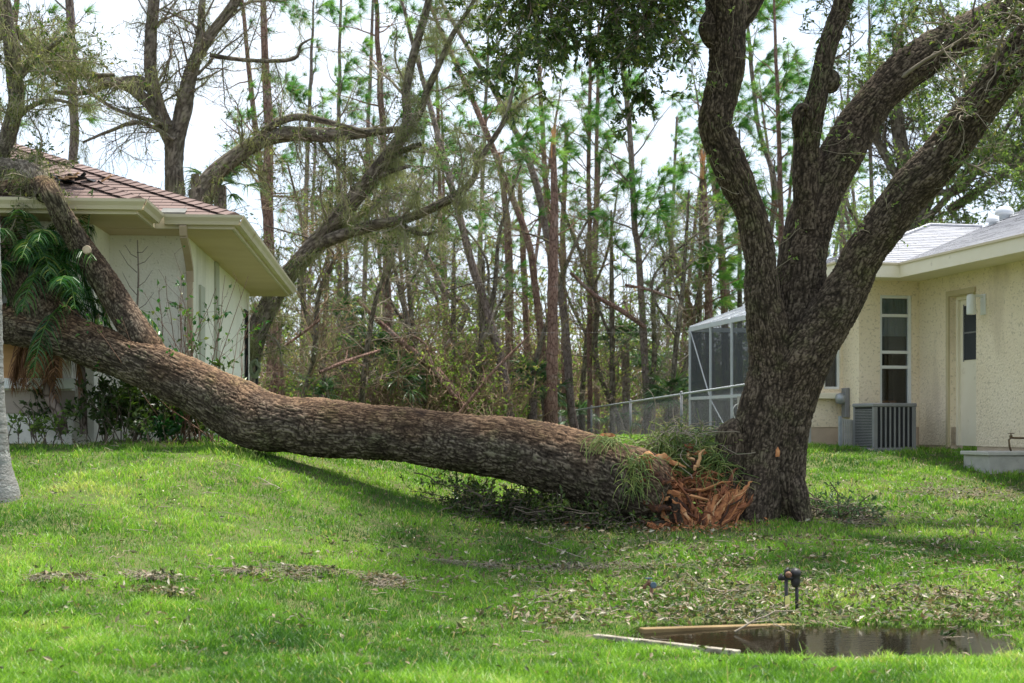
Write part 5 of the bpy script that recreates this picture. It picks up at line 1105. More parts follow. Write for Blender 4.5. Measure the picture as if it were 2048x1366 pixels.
# ------------------------------------------------------------------ screened enclosure
def cage():
    th = R(10.5); o0 = P(1380, 0, 34.0); B = (o0[0], 34.0, gz1(o0[0], 34.0)); Z0 = B[2]
    Y = Matrix.Translation(B) @ Matrix.Rotation(th, 4, 'Z')       # local -y comes toward the camera, +x to the right
    a = thing('pool_enclosure', B, 'white aluminium framed screen enclosure behind the standing oak', 'screen enclosure')
    T = EYE+2.33-Z0; L = -8.5; W_ = 5.5
    b = MB(Y); s = .05
    ys_ = [0, -1.55, -3.0, -4.3, -5.6, -7.0, L]
    for y in ys_: b.box(-s/2, s/2, y-s/2, y+s/2, 0, T)
    for x in (1.8, 3.6, W_): b.box(x-s/2, x+s/2, -s/2, s/2, 0, T)
    b.box(-s*.45, s*.45, L, 0, T-.10, T); b.box(-s*.45, s*.45, L, 0, .86, .93); b.box(-s*.45, s*.45, L, 0, .02, .08); b.box(0, W_, -s*.45, s*.45, T-.1, T); b.box(0, W_, -s*.45, s*.45, .86, .93)
    b.build('frame', M['white_metal'], a)
    b = MB(Y); b.tube([(-.02, -.1, T-.1), (-.02, -1.5, .95)], .012, 6); b.tube([(-.02, -1.5, .9), (-.02, -2.9, .05)], .012, 6); b.build('brace_wire', M['white_metal'], a)
    b = MB(Y)
    for y in ys_: b.bar((0, y, T), (2.0, y, T+.75), .045, .06); b.bar((2, y, T+.75), (W_, y, T+.75), .045, .06)
    b.bar((2, 0, T+.75), (2, L, T+.75), .05, .06); b.bar((1, 0, T+.375), (1, L, T+.375), .04, .04); b.build('roof_beams', M['white_metal'], a)
    b = MB(Y); b.add([(0.012, 0, 0), (0.012, L, 0), (0.012, L, T), (0.012, 0, T), (W_, 0.012, 0), (0, 0.012, 0), (0, 0.012, T), (W_, 0.012, T)], [(0, 1, 2, 3), (4, 5, 6, 7)]); b.build('screen', M['insect_screen'], a)
    b = MB(Y); b.add([(0, 0, T+.01), (2, 0, T+.76), (2, L, T+.76), (0, L, T+.01), (W_, 0, T+.76), (W_, L, T+.76)], [(0, 1, 2, 3), (1, 4, 5, 2)]); b.build('roof_screen', M['roof_screen'], a)
    b = MB(Y); b.box(3.2, 3.4, L, -.5, 0, T-.1); b.build('inner_wall', surf('inner_wall', (.20, .22, .25), (.3, .32, .35), .8), a)
    b = MB(Y); b.box(-.1, .25, L-.4, -5.2, T+.1, T+.33); b.box(-.15, .3, L-.4, -5.15, T+.331, T+.36); b.build('eave_box', M['cream_trim'], a)
    # hose loops hung on it
    q = P(1478, 830, 26.5); c = thing('garden_hose', (q[0], q[1], gz1(q[0], q[1])), 'white hose looped beside the screen enclosure behind the oak', 'hose')
    pts = [(q[0]+.11*math.cos(u)*(1+.06*math.sin(3*u)), q[1]+.02*u/6, q[2]+.05+.16*math.sin(u)) for u in np.linspace(0, 14, 90)]
    pts += [(q[0]+.2, q[1], q[2]-.1), (q[0]+.24, q[1], gz1(q[0]+.24, q[1]))]
    b = MB(); b.tube(pts, .007, 6); b.build('hose', M['white_metal'], c, smooth=True)
    b = MB(); b.bar((q[0]+.0, q[1]+.05, gz1(q[0], q[1]+.05)), (q[0], q[1]+.05, q[2]+.35), .04, .04); b.build('post', M['concrete'], c)
cage()

# ------------------------------------------------------------------ chain link fence
def fence():
    A = P(1500, 0, 25.6); Bq = P(1070, 0, 48.0); zA = EYE+.74; zB = EYE+.29
    A = np.array([A[0], 25.6, zA]); Bq = np.array([Bq[0], 48.0, zB]); Hf = 1.06
    t = thing('chain_link_fence', (A[0], A[1], A[2]-Hf), 'galvanised chain link fence running from the standing oak back towards the woods', 'fence')
    n = 6
    for k in range(n):
        u = k/(n-1); p = A*(1-u)+Bq*u; g = gz1(p[0], p[1]); b = MB(); b.tube([(p[0], p[1], g-.2), (p[0], p[1], p[2]+.02)], .028 if k else .034, 8); b.lathe((p[0], p[1], p[2]+.02), [(.034, 0), (.03, .03), (.005, .05)], 8); b.build('post', M['wire'], t, smooth=True)
    b = MB(); b.tube([tuple(A), tuple(Bq)], .021, 8); b.build('top_rail', M['galv'], t, smooth=True)
    def mesh(A, Bq, hh):
        L = np.linalg.norm((Bq-A)[:2]); sp = .085; m = int(L/sp); parts = []
        for sgn in (1, -1):
            s = np.arange(-int(hh/sp), m)*sp if sgn > 0 else np.arange(0, m+int(hh/sp))*sp
            e0 = s; e1 = s+sgn*hh
            lo = np.clip(np.stack([e0, e1], 1), 0, L); fr_ = (lo-e0[:, None])/(sgn*hh)
            uu = lo/L; pos = A[None, None]*(1-uu[..., None])+Bq[None, None]*uu[..., None]; pos[..., 2] = pos[..., 2]-hh*(1-fr_)-.02
            ok = np.abs(lo[:, 1]-lo[:, 0]) > .02; parts.append(batch_tubes(pos[ok], np.full((ok.sum(), 2), .0014), 3))
        return merge(parts)
    mk('mesh', *mesh(A, Bq, Hf), M['wire'], t)
    C = np.array([P(560, 0, 52)[0], 52.0, EYE+.27]); g0 = Bq+np.array([0, .4, 0])
    t = thing('chain_link_fence', (g0[0], g0[1], g0[2]-Hf), 'far chain link fence along the edge of the woods seen over the fallen trunk', 'fence')
    for k in range(9):
        u = k/8; p = g0*(1-u)+C*u; b = MB(); b.tube([(p[0], p[1], gz1(p[0], p[1])-.2), tuple(p+np.array([0, 0, .02]))], .028, 6); b.build('post', M['galv'], t, smooth=True)
    b = MB(); b.tube([tuple(g0), tuple(C)], .02, 6); b.build('top_rail', M['galv'], t); mk('mesh', *mesh(g0, C, Hf), M['wire'], t)
fence()

# ------------------------------------------------------------------ puddle timbers and irrigation valves
def board(name, a, b, w_, h, lab, cat, mat):
    mb = MB(); mb.bar(a, b, w_, h); o = mb.build(name, mat, None, .006); tag(o, lab, cat); return o
wm = surf('old_board', (.20, .175, .135), (.40, .36, .29), 9, .85, .8, .008, 60, stain=((.10, .08, .04), 5, .48), speck=((.06, .06, .03), 30, .58))
wm2 = surf('wet_board', (.15, .095, .035), (.27, .19, .08), 4, .6, .3, .006, 60)
def puddle_stuff():
    a = np.array([P(1282, 0, 9.0)[0], 9.0, WATER+.010]); b = np.array([P(1625, 0, 9.45)[0], 9.45, WATER-.02]); board('edging_board', a, b, .07, .04, 'wet brown edging board along the far side of the puddle', 'board', wm2)
    a = np.array([P(1190, 0, 8.72)[0], 8.72, WATER+.015]); b = np.array([P(1478, 0, 8.08)[0], 8.08, WATER+.02]); a[2] = max(a[2], gz1(a[0], a[1])+.018); b[2] = max(b[2], gz1(b[0], b[1])+.022); board('edging_board', a, b, .05, .03, 'pale edging board along the near left side of the puddle', 'board', wm)
    blk = surf('black_plastic', (.018, .018, .02), (.04, .038, .036), 30, .5, .1); rust = surf('rusty_brass', (.13, .06, .035), (.22, .12, .07), 40, .6, .2)
    d = 9.75; x = P(1572, 0, d)[0]; x2 = P(1591, 0, d+.05)[0]; g = gz1(x, d)
    t = thing('irrigation_valve', (x, d, g), 'black irrigation valve on two upright pipes with a yellow tag behind the puddle', 'valve')
    mb = MB(); mb.tube([(x, d, g-.1), (x+.002, d, g+.25)], .0125, 10); o = mb.build('pipe', blk, t, smooth=True)
    mb = MB(); mb.tube([(x2+.01, d+.05, g-.1), (x2+.008, d+.05, g+.25)], .0125, 10); mb.build('pipe', blk, t, smooth=True)
    mb = MB(); mb.lathe((x2-.004, d+.03, g+.17), [(.018, 0), (.03, .015), (.034, .05), (.03, .075), (.036, .08), (.038, .10), (.03, .118), (.012, .13)], 16); mb.tube([(x-.05, d, g+.235), (x+.06, d+.02, g+.235)], .017, 10); mb.tube([(x-.035, d-.005, g+.22), (x-.035, d-.005, g+.265)], .012, 8); mb.tube([(x, d, g+.23), (x, d, g+.285), (x+.02, d, g+.30)], .014, 8); mb.build('valve_body', blk, t, smooth=True)
    mb = MB(); mb.lathe((x+.012, d-.02, g+.262), [(.006, -.03), (.02, -.028), (.022, .0), (.014, .02), (.003, .022)], 12, 'y'); mb.build('valve_cap', rust, t, smooth=True)
    mb = MB(); mb.add([(x-.010, d-.03, g+.115), (x+.016, d-.028, g+.12), (x+.022, d-.035, g+.07), (x+.016, d-.03, g+.01), (x-.004, d-.035, g+.015), (x-.014, d-.03, g+.07)], [(0, 1, 2, 5), (5, 2, 3, 4)]); s_ = mb.build('tag', surf('yellow_tape', (.62, .56, .16), (.7, .64, .24), 20, .6, 0), t); md = s_.modifiers.new('solid', 'SOLIDIFY'); md.thickness = .002
    d = 10.25; x = P(1303, 0, d)[0]; g = gz1(x, d)
    t = thing('hose_tap', (x, d, g), 'small rusty tap with a faded blue handle standing in the grass left of the puddle', 'tap')
    mb = MB(); mb.tube([(x, d, g-.1), (x, d, g+.12)], .0135, 10); mb.tube([(x, d, g+.11), (x-.03, d, g+.125), (x-.05, d, g+.105), (x-.052, d, g+.085)], .013, 10); mb.lathe((x-.02, d, g+.12), [(.014, 0), (.016, .02), (.006, .03), (.006, .04)], 12); mb.build('tap_body', rust, t, smooth=True)
    mb = MB(); mb.lathe((x+.012, d-.018, g+.115), [(.004, -.014), (.022, -.012), (.024, -.004), (.006, 0)], 10, 'y'); mb.box(x-.045, x+.004, d-.008, d+.008, g+.158, g+.166); mb.build('handle', surf('blue_handle', (.05, .09, .13), (.12, .16, .2), 30), t)
    # leafy twig standing in the water
    rng = np.random.default_rng(6); q = np.array([P(1880, 0, 8.75)[0], 8.75, WATER]); t = thing('leafy_twig', q, 'small dark green leafy twig floating in the puddle', 'twig')
    p0 = q+rng.normal(0, 1, (4, 3))*np.array([.04, .03, 0]); path = np.stack([p0+np.array([k*.03, 0, .018*k])+rng.normal(0, .004, (4, 3)) for k in range(5)], 1); mk('twigs', *batch_tubes(path, np.full((4, 5), .002), 4), M['twig'], t)
    lp_, ld_ = along(path, None, 7, rng, 0); tinted('leaves', leaves(lp_, ld_, .05, .45, rng, .2), M['oak_leaf'], t, rng, 5, 0, .4)
puddle_stuff()

# ------------------------------------------------------------------ trees behind
def simple_tubes(lst, ns=10, ds=0.25):
    """list of xyzr rows -> smooth tubes"""
    parts = []
    for l in lst:
        s = spline(l, ds); s[:, :2] += (vn(s[:, :3]*1.3, 3)[:, None]-0.5)*0.05
        parts.append(batch_tubes(s[None, :, :3], np.maximum(s[None, :, 3], .004)*(1+0.16*(vn(s[:, :3]*5, 4)-0.5))[None], ns))
    return merge(parts)
def pine(rows, d, label, seed, nb=26, lo=3.5, hi=99, L=(0.8, 2.4), tuft=1.0, ext=None, mat='pine_bark', group=None, name='pine_tree', dead=False, wind=(.35, 0, -.08), snap=False):
    """rows: px, py, width from the foot upward; the stem is carried on above the frame"""
    rng = np.random.default_rng(seed); r = [list(P(a, b, d))+[w_*.86/2/F*d] for a, b, w_ in rows]
    foot = r[0]; g = gz1(foot[0], foot[1]); dx = (r[1][0]-foot[0])/max(.1, r[1][2]-foot[2]); foot[0] += dx*(g-.15-foot[2]) if abs(g-foot[2]) < 3 else 0; foot[2] = g-.15
    if ext:
        a, b = np.array(r[-2]), np.array(r[-1]); dr = (b-a)[:3]; dr = dr/np.linalg.norm(dr); l = max(.5, (ext-b[2])/max(.4, dr[2]))
        r.append(list(b[:3]+dr*l*.5)+[b[3]*.65]); r.append(list(b[:3]+dr*l)+[b[3]*.12])
    t = thing(name, (foot[0], foot[1], g), label, 'tree', group)
    mk('trunk', *simple_tubes([r], 10), M[mat], t)
    tp, tr_ = limbset([r], 20); zs = tp[0, :, 2]; top = zs.max(); f0 = np.clip((lo-zs[0])/(top-zs[0]), 0, .97); f1 = np.clip((hi-zs[0])/(top-zs[0]), f0+.02, 1)
    a, ar = grow(tp, tr_, nb, L, f0, f1, (.7, 1.5), .05, .13, .35, 8, rng); ar = np.maximum(ar, .008)
    c, cr = grow(a, ar, int(nb*4.5), (.25, .9), .25, 1, (.3, 1.1), .03, .2, .6, 5, rng, (.05, 0, 0))
    mk('branches', *merge([batch_tubes(a, ar, 5), batch_tubes(c, np.maximum(cr, .005), 3)]), M['red_twig' if mat == 'pine_bark' else 'twig'], t)
    if snap:
        e = np.array(r[-1]); q = rng.normal(0, 1, (26, 3))*.03+e[:3]; pth = np.stack([q+np.array([0, 0, -.35]), q, q+np.stack([rng.normal(0, .05, 26), rng.normal(0, .05, 26), rng.uniform(.1, .55, 26)], 1)], 1)
        tinted('splintered_top', batch_tubes(pth, np.full((26, 3), .022)*np.array([1, .8, .1]), 4), M['wood'], t, rng, 12, .5, 1)
    if tuft > 0 and not dead:
        ends = np.concatenate([c[:, -1], a[:, -1], c[:, 2]]); dr = np.concatenate([nrm(c[:, -1]-c[:, -2]), nrm(a[:, -1]-a[:, -2]), nrm(c[:, 2]-c[:, 1])])
        k = rng.uniform(0, 1, len(ends)) < .62*tuft; ends, dr = ends[k], dr[k]
        if len(ends):
            nn = 60; V, Fc = needles(ends, nrm(dr+np.array([.2, 0, .05])), nn, .34, .014, rng, .62, wind)
            tt = np.repeat(rng.uniform(0, .9, len(ends)), nn)+rng.normal(0, .08, len(ends)*nn); tt[rng.uniform(0, 1, len(tt)) < .03] = 1
            mk('crown', V, Fc, M['needle'], t, {'tint': np.repeat(np.clip(tt, 0, 1), 3)}, False)
    return t
G = 'bare straight pines of the wood'
pine([(150, 400, 23), (147, 250, 22), (142, 120, 22), (137, 0, 20)], 30, 'grey brown pine trunk rising behind the brown roof at the far left', 101, 20, 7, L=(.8, 2), tuft=.45, ext=15, mat='pine_grey')
pine([(548, 860, 34), (545, 700, 30), (540, 560, 27), (536, 400, 24), (538, 250, 22), (530, 120, 18), (525, 0, 14)], 34, 'reddish pine trunk just right of the white house corner', 102, 22, 6.5, L=(.6, 2.2), tuft=.25, ext=15)
pine([(562, 860, 26), (556, 700, 22), (548, 560, 18), (520, 330, 15), (505, 200, 12), (490, 60, 10)], 35, 'thinner reddish pine forking left behind the bare oaks', 103, 14, 7, L=(.6, 2), tuft=.25, ext=15)
pine([(680, 860, 10), (678, 640, 10), (680, 500, 10), (676, 300, 10), (680, 100, 8)], 44, 'slim pine with blue green tufts left of the leaning oak top', 104, 22, 6, tuft=.8, ext=17, mat='pine_grey')
pine([(718, 860, 12), (722, 780, 11), (731, 500, 10), (735, 300, 9), (742, 100, 8)], 42, 'slender grey stem rising straight in the gap left of the thick ivy pine', 105, 10, 7, tuft=.4, ext=16, mat='pine_grey')
pine([(778, 860, 26), (776, 700, 24), (775, 600, 22), (772, 400, 18), (762, 200, 15), (755, 60, 12)], 40, 'stout reddish pine with a loose crown above the palmettos', 106, 34, 5.5, tuft=.8, ext=16)
pine([(815, 860, 10), (812, 690, 9), (799, 500, 8), (800, 420, 6)], 38, 'thin dark broken stem leaning left beside the stout pine', 107, 6, 4, tuft=0, mat='pine_bark')
pine([(880, 700, 12), (926, 648, 14), (887, 581, 14), (849, 500, 12), (838, 470, 9)], 43, 'short snapped trunk leaning left under dead vines', 108, 5, 4, tuft=0, mat='pine_grey', snap=True)
pine([(1020, 840, 24), (1017, 820, 24), (1000, 711, 22), (972, 616, 20), (936, 500, 18), (905, 380, 16), (870, 250, 13)], 37, 'grey trunk leaning far left in the middle of the wood', 109, 16, 7, tuft=.5, ext=15, mat='pine_grey')
pine([(1096, 830, 18), (1095, 816, 18), (1073, 590, 17), (1052, 470, 16), (1010, 359, 15), (955, 222, 13), (901, 103, 10)], 39, 'pine leaning left whose top crosses the bare oak branches', 110, 24, 6, tuft=.7, ext=15)
pine([(1150, 850, 20), (1146, 840, 20), (1128, 640, 19), (1110, 540, 18), (1092, 467, 17), (1065, 342, 16), (1010, 222, 13), (928, 82, 10)], 40, 'long leaning grey pine crossing behind the two straight ones', 111, 22, 7, tuft=.6, ext=15, mat='pine_grey')
pine([(1105, 840, 27), (1105, 700, 26), (1107, 560, 24), (1108, 467, 20), (1108, 380, 17), (1106, 290, 13)], 36, 'thick reddish pine snapped off at the top with pale splinters', 112, 12, 6, L=(.4, 1.5), tuft=.2, snap=True)
pine([(1115, 830, 16), (1106, 640, 15), (1098, 467, 14), (1088, 307, 12), (1078, 102, 10)], 44, 'straight slim pine reaching the top of the picture left of the hanging oak leaves', 113, 30, 6, tuft=.6, ext=17)
pine([(1130, 850, 16), (1128, 640, 15), (1126, 467, 13), (1131, 307, 11), (1133, 260, 9)], 46, 'straight pine with its top broken away right of the thick one', 114, 10, 6, tuft=.3)
pine([(1179, 850, 12), (1179, 700, 12), (1179, 500, 11), (1178, 350, 10), (1180, 150, 8)], 41, 'slim dark pine standing alone between the leaning group and the long chain link post', 115, 30, 5.5, tuft=.9, ext=16)
pine([(1195, 850, 13), (1193, 750, 13), (1191, 676, 12), (1190, 480, 11), (1194, 250, 9)], 47, 'second slim pine close behind the dark one', 116, 26, 6, tuft=.9, ext=17)
pine([(1296, 830, 18), (1295, 816, 18), (1277, 500, 15), (1270, 467, 14), (1262, 300, 13), (1249, 164, 12)], 39, 'grey straight pine with drooping tufts left of the standing oak', 117, 40, 5, tuft=1, ext=16, mat='pine_grey')
pine([(1020, 850, 20), (1018, 640, 19), (1017, 500, 18), (1010, 400, 15), (1000, 330, 12)], 45, 'red barked pine with a broken crown and orange torn wood', 118, 22, 4.5, tuft=.4, snap=True)
pine([(1060, 850, 15), (1052, 640, 15), (1046, 500, 14), (1040, 380, 12)], 48, 'short red pine trunk with stubs behind the leaning grey one', 119, 14, 4.5, tuft=.5, snap=True)
pine([(1425, 860, 22), (1420, 700, 20), (1416, 560, 18), (1410, 440, 15), (1405, 330, 12)], 40, 'pine above the screen enclosure with its crown torn off', 120, 24, 4.8, L=(.5, 1.8), tuft=.9, snap=True)
pine([(1455, 860, 18), (1450, 650, 17), (1442, 500, 16), (1430, 300, 14), (1425, 100, 11)], 44, 'taller pine behind the screen enclosure hugging the left oak stem', 121, 36, 5, tuft=1, ext=16)
pine([(1400, 860, 16), (1382, 640, 15), (1350, 520, 13), (1320, 400, 11)], 42, 'bent reddish stem leaning left above the fence', 122, 14, 4, L=(.4, 1.6), tuft=.5)
pine([(1560, 860, 14), (1562, 500, 13), (1560, 350, 12), (1555, 200, 10)], 42, 'pine seen in the gap between the left and middle oak stems', 123, 36, 5, tuft=1, ext=16)
pine([(1530, 860, 14), (1540, 500, 13), (1552, 380, 13), (1516, 250, 11), (1500, 100, 9)], 46, 'pink grey pine leaning behind the left oak stem', 124, 30, 5, tuft=1, ext=16, mat='pine_grey')
pine([(1750, 860, 11), (1748, 500, 11), (1742, 350, 10), (1740, 150, 8)], 44, 'thin grey pine between the middle and right oak stems', 125, 20, 8, tuft=.7, ext=16, mat='pine_grey')
pine([(1705, 860, 10), (1702, 500, 9), (1690, 420, 9), (1680, 330, 7)], 42, 'thin forked sapling above the right house eave', 126, 12, 6, tuft=.3, ext=11, mat='pine_grey')
pine([(600, 860, 14), (606, 640, 13), (612, 400, 11), (620, 200, 9)], 50, 'distant slim pine left of the leaning oak', 127, 26, 6, tuft=.9, ext=18, mat='pine_grey')
pine([(20, 300, 18), (26, 150, 16), (35, 0, 13)], 33, 'dark pine at the left edge behind the roof ridge', 128, 18, 8, tuft=.5, ext=15)
pine([(960, 850, 12), (958, 640, 12), (962, 450, 11), (970, 250, 9)], 52, 'upright far pine showing between the two leaning ones', 129, 30, 5, tuft=1, ext=18, mat='pine_grey')
pine([(885, 850, 12), (890, 640, 12), (880, 450, 10), (876, 250, 9)], 50, 'far green crowned pine right of the stout reddish one', 130, 34, 5, tuft=1, ext=17)
# a stretch of thinner trees deeper in the wood, alike
rng0 = np.random.default_rng(44)
for k in range(18):
    px = rng0.uniform(590, 1640) if k < 13 else rng0.uniform(1650, 2080); d = rng0.uniform(55, 82); ln = rng0.normal(0, 85)
    pine([(px, 855, 10), (px+ln*.3, 640, 9), (px+ln*.6, 450, 8), (px+ln, 250, 6)], d, 'thin pine deep in the wood among many like it', 300+k, 24, rng0.uniform(4, 7), L=(.6, 2.0), tuft=.9 if k % 3 else .4, ext=rng0.uniform(13, 20), mat='pine_grey' if k % 2 else 'pine_bark', group='thin pines deep in the wood')

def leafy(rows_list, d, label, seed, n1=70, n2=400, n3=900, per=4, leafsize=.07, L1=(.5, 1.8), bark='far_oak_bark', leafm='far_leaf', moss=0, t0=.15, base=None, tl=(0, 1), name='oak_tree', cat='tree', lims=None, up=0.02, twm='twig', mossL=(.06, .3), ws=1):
    rng = np.random.default_rng(seed); rr_ = [[(q[0], q[1], q[2], q[3]*ws) for q in pxp(r)] for r in rows_list]; f = rr_[0][0]; g = gz1(f[0], f[1])
    t = thing(name, (f[0], f[1], g), label, cat)
    if f[2] > g: rr_[0] = [(f[0], f[1], g-.2, f[3]*1.15)]+rr_[0]
    bark_mesh('trunk', [bark_tube(rr_[0], ds=.05, dv=.03, seed=seed, amp=.012, cu=.16, cv=.05, lump=.07)], M[bark], t)
    for k, l in enumerate(rr_[1:]): bark_mesh('limb', [bark_tube(l, ds=.05, dv=.03, seed=seed+k+1, amp=.008, cu=.14, cv=.045, lump=.09)], M[bark], t)
    use = rr_ if lims is None else [rr_[k] for k in lims]; lp, lr = limbset(use)
    a, ar = grow(lp, lr, n1, L1, t0, 1, (.5, 1.3), up, .2, .35, 9, rng); c, cr = grow(a, ar, n2, (.3, 1.1), .15, 1, (.4, 1.2), up*.5, .25, .6, 7, rng); e, er = grow(c, cr, n3, (.12, .5), .1, 1, (.4, 1.2), 0, .28, .6, 5, rng)
    mk('branches', *merge([batch_tubes(a, np.maximum(ar, .007), 5), batch_tubes(c, np.maximum(cr, .0045), 4), batch_tubes(e, np.maximum(er, .0032), 3)]), M[twm], t)
    if per:
        lp_, ld_ = along(e, er, per, rng, 0)
        cl = vn(lp_*1.1, seed+5); lp_, ld_ = lp_[cl > .34], ld_[cl > .34]
        tinted('crown', leaves(lp_, ld_, leafsize, .45, rng, .2, .7), M[leafm], t, rng, 5, *tl)
    if moss:
        mp_, _ = along(np.concatenate([lp[:, :9], a]), None, moss, rng, 0)
        tinted('moss', strands(np.repeat(mp_, 8, 0)+rng.normal(0, .06, (len(mp_)*8, 3)), mossL, .009, rng), M['moss'], t, rng, 8)
    return t
# bare forked oak behind the house
leafy([[(349, 400, 40, 28), (348, 330, 36, 28), (348, 262, 42, 28)],
       [(345, 280, 36, 28), (322, 235, 34, 28), (310, 190, 28, 28), (300, 130, 26, 28), (303, 60, 24, 28), (308, 0, 22, 28), (312, -120, 18, 28), (300, -260, 10, 28)],
       [(352, 280, 34, 28), (368, 215, 34, 28), (378, 160, 30, 28), (395, 110, 26, 28), (428, 60, 22, 28), (465, 12, 20, 28), (500, -60, 16, 28), (540, -180, 10, 28)],
       [(325, 235, 26, 28), (290, 200, 24, 27.9), (255, 172, 22, 27.8), (200, 158, 20, 27.7), (140, 140, 18, 27.6), (90, 122, 16, 27.5), (30, 90, 12, 27.4)],
       [(300, 175, 22, 28), (270, 160, 20, 28), (220, 168, 16, 28), (170, 185, 12, 28), (110, 185, 8, 28)],
       [(385, 135, 18, 28), (400, 70, 16, 28), (404, 10, 14, 28), (410, -80, 10, 28)],
       [(420, 110, 9, 28), (470, 118, 9, 28), (540, 122, 8, 28), (590, 116, 8, 28), (602, 90, 6, 28), (625, 76, 3, 28)],
       [(345, 250, 9, 27.6), (280, 235, 9, 27.6), (225, 215, 8, 27.6), (160, 172, 6, 27.6)],
       [(350, 280, 9, 27.6), (280, 245, 8, 27.6), (220, 262, 7, 27.6), (165, 285, 5, 27.6)]],
      28, 'bare forked oak standing behind the brown shingled roof', 201, 130, 620, 1500, 1.6, .06, (.5, 2.0), moss=9, t0=.1, tl=(.2, 1), lims=[1, 2, 3, 4, 5, 6, 7, 8], leafm='oak_leaf')
# arching oak limb from the stump behind the roof
leafy([[(402, 420, 56, 26.5), (400, 392, 50, 26.5), (418, 360, 46, 26.5), (450, 330, 42, 26.5), (490, 300, 38, 26.5), (530, 278, 36, 26.5), (580, 268, 36, 26.4), (640, 270, 34, 26.3), (700, 268, 28, 26.2), (760, 262, 20, 26.1), (806, 258, 14, 26)],
       [(505, 295, 22, 26.5), (535, 258, 20, 26.4), (580, 236, 18, 26.3), (620, 236, 16, 26.2), (680, 250, 12, 26.1), (730, 262, 8, 26)],
       [(396, 395, 26, 26.4), (392, 370, 24, 26.4), (390, 348, 18, 26.4)],
       [(640, 285, 10, 26.3), (665, 320, 8, 26.2), (690, 340, 5, 26.1)]],
      26.5, 'oak limb arching low over the white house roof from a dark stump', 202, 46, 260, 700, 2.5, .065, (.5, 1.6), moss=14, t0=.3, tl=(.1, .9), lims=[0, 1, 3], leafm='oak_leaf', up=0, ws=.86)
# leaning mossy oak right of the house
leafy([[(488, 800, 60, 27), (505, 690, 56, 27), (528, 630, 52, 27), (556, 580, 48, 27), (594, 530, 46, 26.8), (640, 478, 46, 26.6), (690, 420, 44, 26.4), (738, 362, 42, 26.2), (780, 308, 38, 26), (812, 262, 32, 26)],
       [(808, 270, 26, 26), (815, 230, 24, 26), (812, 190, 22, 26), (822, 130, 22, 26), (838, 70, 20, 26), (855, 10, 18, 26), (870, -80, 14, 26), (880, -200, 8, 26)],
       [(806, 275, 22, 26), (838, 228, 20, 25.9), (855, 180, 18, 25.8), (880, 125, 16, 25.7), (905, 70, 14, 25.6), (940, 15, 11, 25.5), (980, -60, 7, 25.4)],
       [(640, 488, 34, 26.6), (690, 468, 32, 26.2), (750, 450, 28, 25.9), (810, 438, 24, 25.7), (860, 418, 22, 25.5), (915, 388, 20, 25.3), (945, 360, 16, 25.2), (960, 320, 15, 25.2), (985, 280, 14, 25.1), (1010, 238, 12, 25), (1026, 180, 9, 25), (1040, 110, 7, 25)],
       [(1010, 240, 10, 25), (1045, 205, 8, 25), (1090, 180, 5, 25)],
       [(770, 322, 18, 26), (810, 300, 16, 25.9), (842, 288, 12, 25.8)],
       [(735, 365, 16, 26.2), (775, 345, 14, 26), (820, 332, 8, 25.8)],
       [(800, 445, 16, 25.7), (822, 462, 14, 25.6), (850, 468, 11, 25.6), (878, 462, 6, 25.6)],
       [(620, 500, 24, 26.7), (670, 462, 22, 27), (720, 430, 18, 27.3), (770, 380, 12, 27.6), (800, 330, 7, 28)]],
      27, 'big leaning oak draped in grey moss right of the white house', 203, 120, 720, 2600, 4.2, .06, (.4, 1.7), moss=26, t0=.15, tl=(.1, .95), lims=None, leafm='oak_leaf', up=0, twm='pale_twig', ws=.80)
# leafy oaks behind the right house
leafy([[(1850, 600, 40, 34), (1838, 480, 38, 34), (1820, 380, 34, 34), (1800, 280, 28, 34), (1790, 180, 22, 34), (1800, 60, 14, 34)],
       [(1838, 450, 22, 34), (1880, 350, 20, 33.5), (1930, 260, 16, 33), (1960, 160, 12, 33), (1990, 40, 7, 33)],
       [(1825, 400, 18, 34), (1780, 330, 16, 34), (1740, 250, 12, 34), (1720, 160, 8, 34)],
       [(1900, 420, 20, 33.5), (1960, 380, 18, 33), (2030, 330, 16, 33), (2100, 260, 10, 33)],
       [(1860, 380, 16, 33.5), (1920, 380, 14, 33), (1990, 290, 10, 33), (2050, 200, 8, 33)],
       [(1850, 440, 14, 33.5), (1890, 400, 14, 33), (1940, 330, 10, 32.5)]],
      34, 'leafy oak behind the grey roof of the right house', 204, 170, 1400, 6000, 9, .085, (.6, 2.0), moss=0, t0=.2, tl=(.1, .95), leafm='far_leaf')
leafy([[(2120, 600, 44, 38), (2100, 440, 40, 38), (2070, 320, 34, 38), (2050, 200, 26, 38), (2030, 60, 14, 38)],
       [(2090, 380, 22, 38), (2010, 310, 18, 38), (1950, 240, 12, 38), (1900, 180, 7, 38)], [(2080, 350, 20, 38), (2140, 260, 14, 38), (2160, 150, 8, 38)]],
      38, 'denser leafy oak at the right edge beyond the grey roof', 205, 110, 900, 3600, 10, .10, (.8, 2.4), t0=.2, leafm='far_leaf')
leafy([[(1790, 600, 10, 30), (1770, 520, 9, 30), (1700, 420, 8, 30), (1690, 330, 6, 30)]], 30, 'slender leafy sapling rising behind the eave between the oak stems', 206, 26, 160, 600, 6, .07, (.3, 1.0), leafm='far_leaf', name='young_tree', tl=(.4, .9))
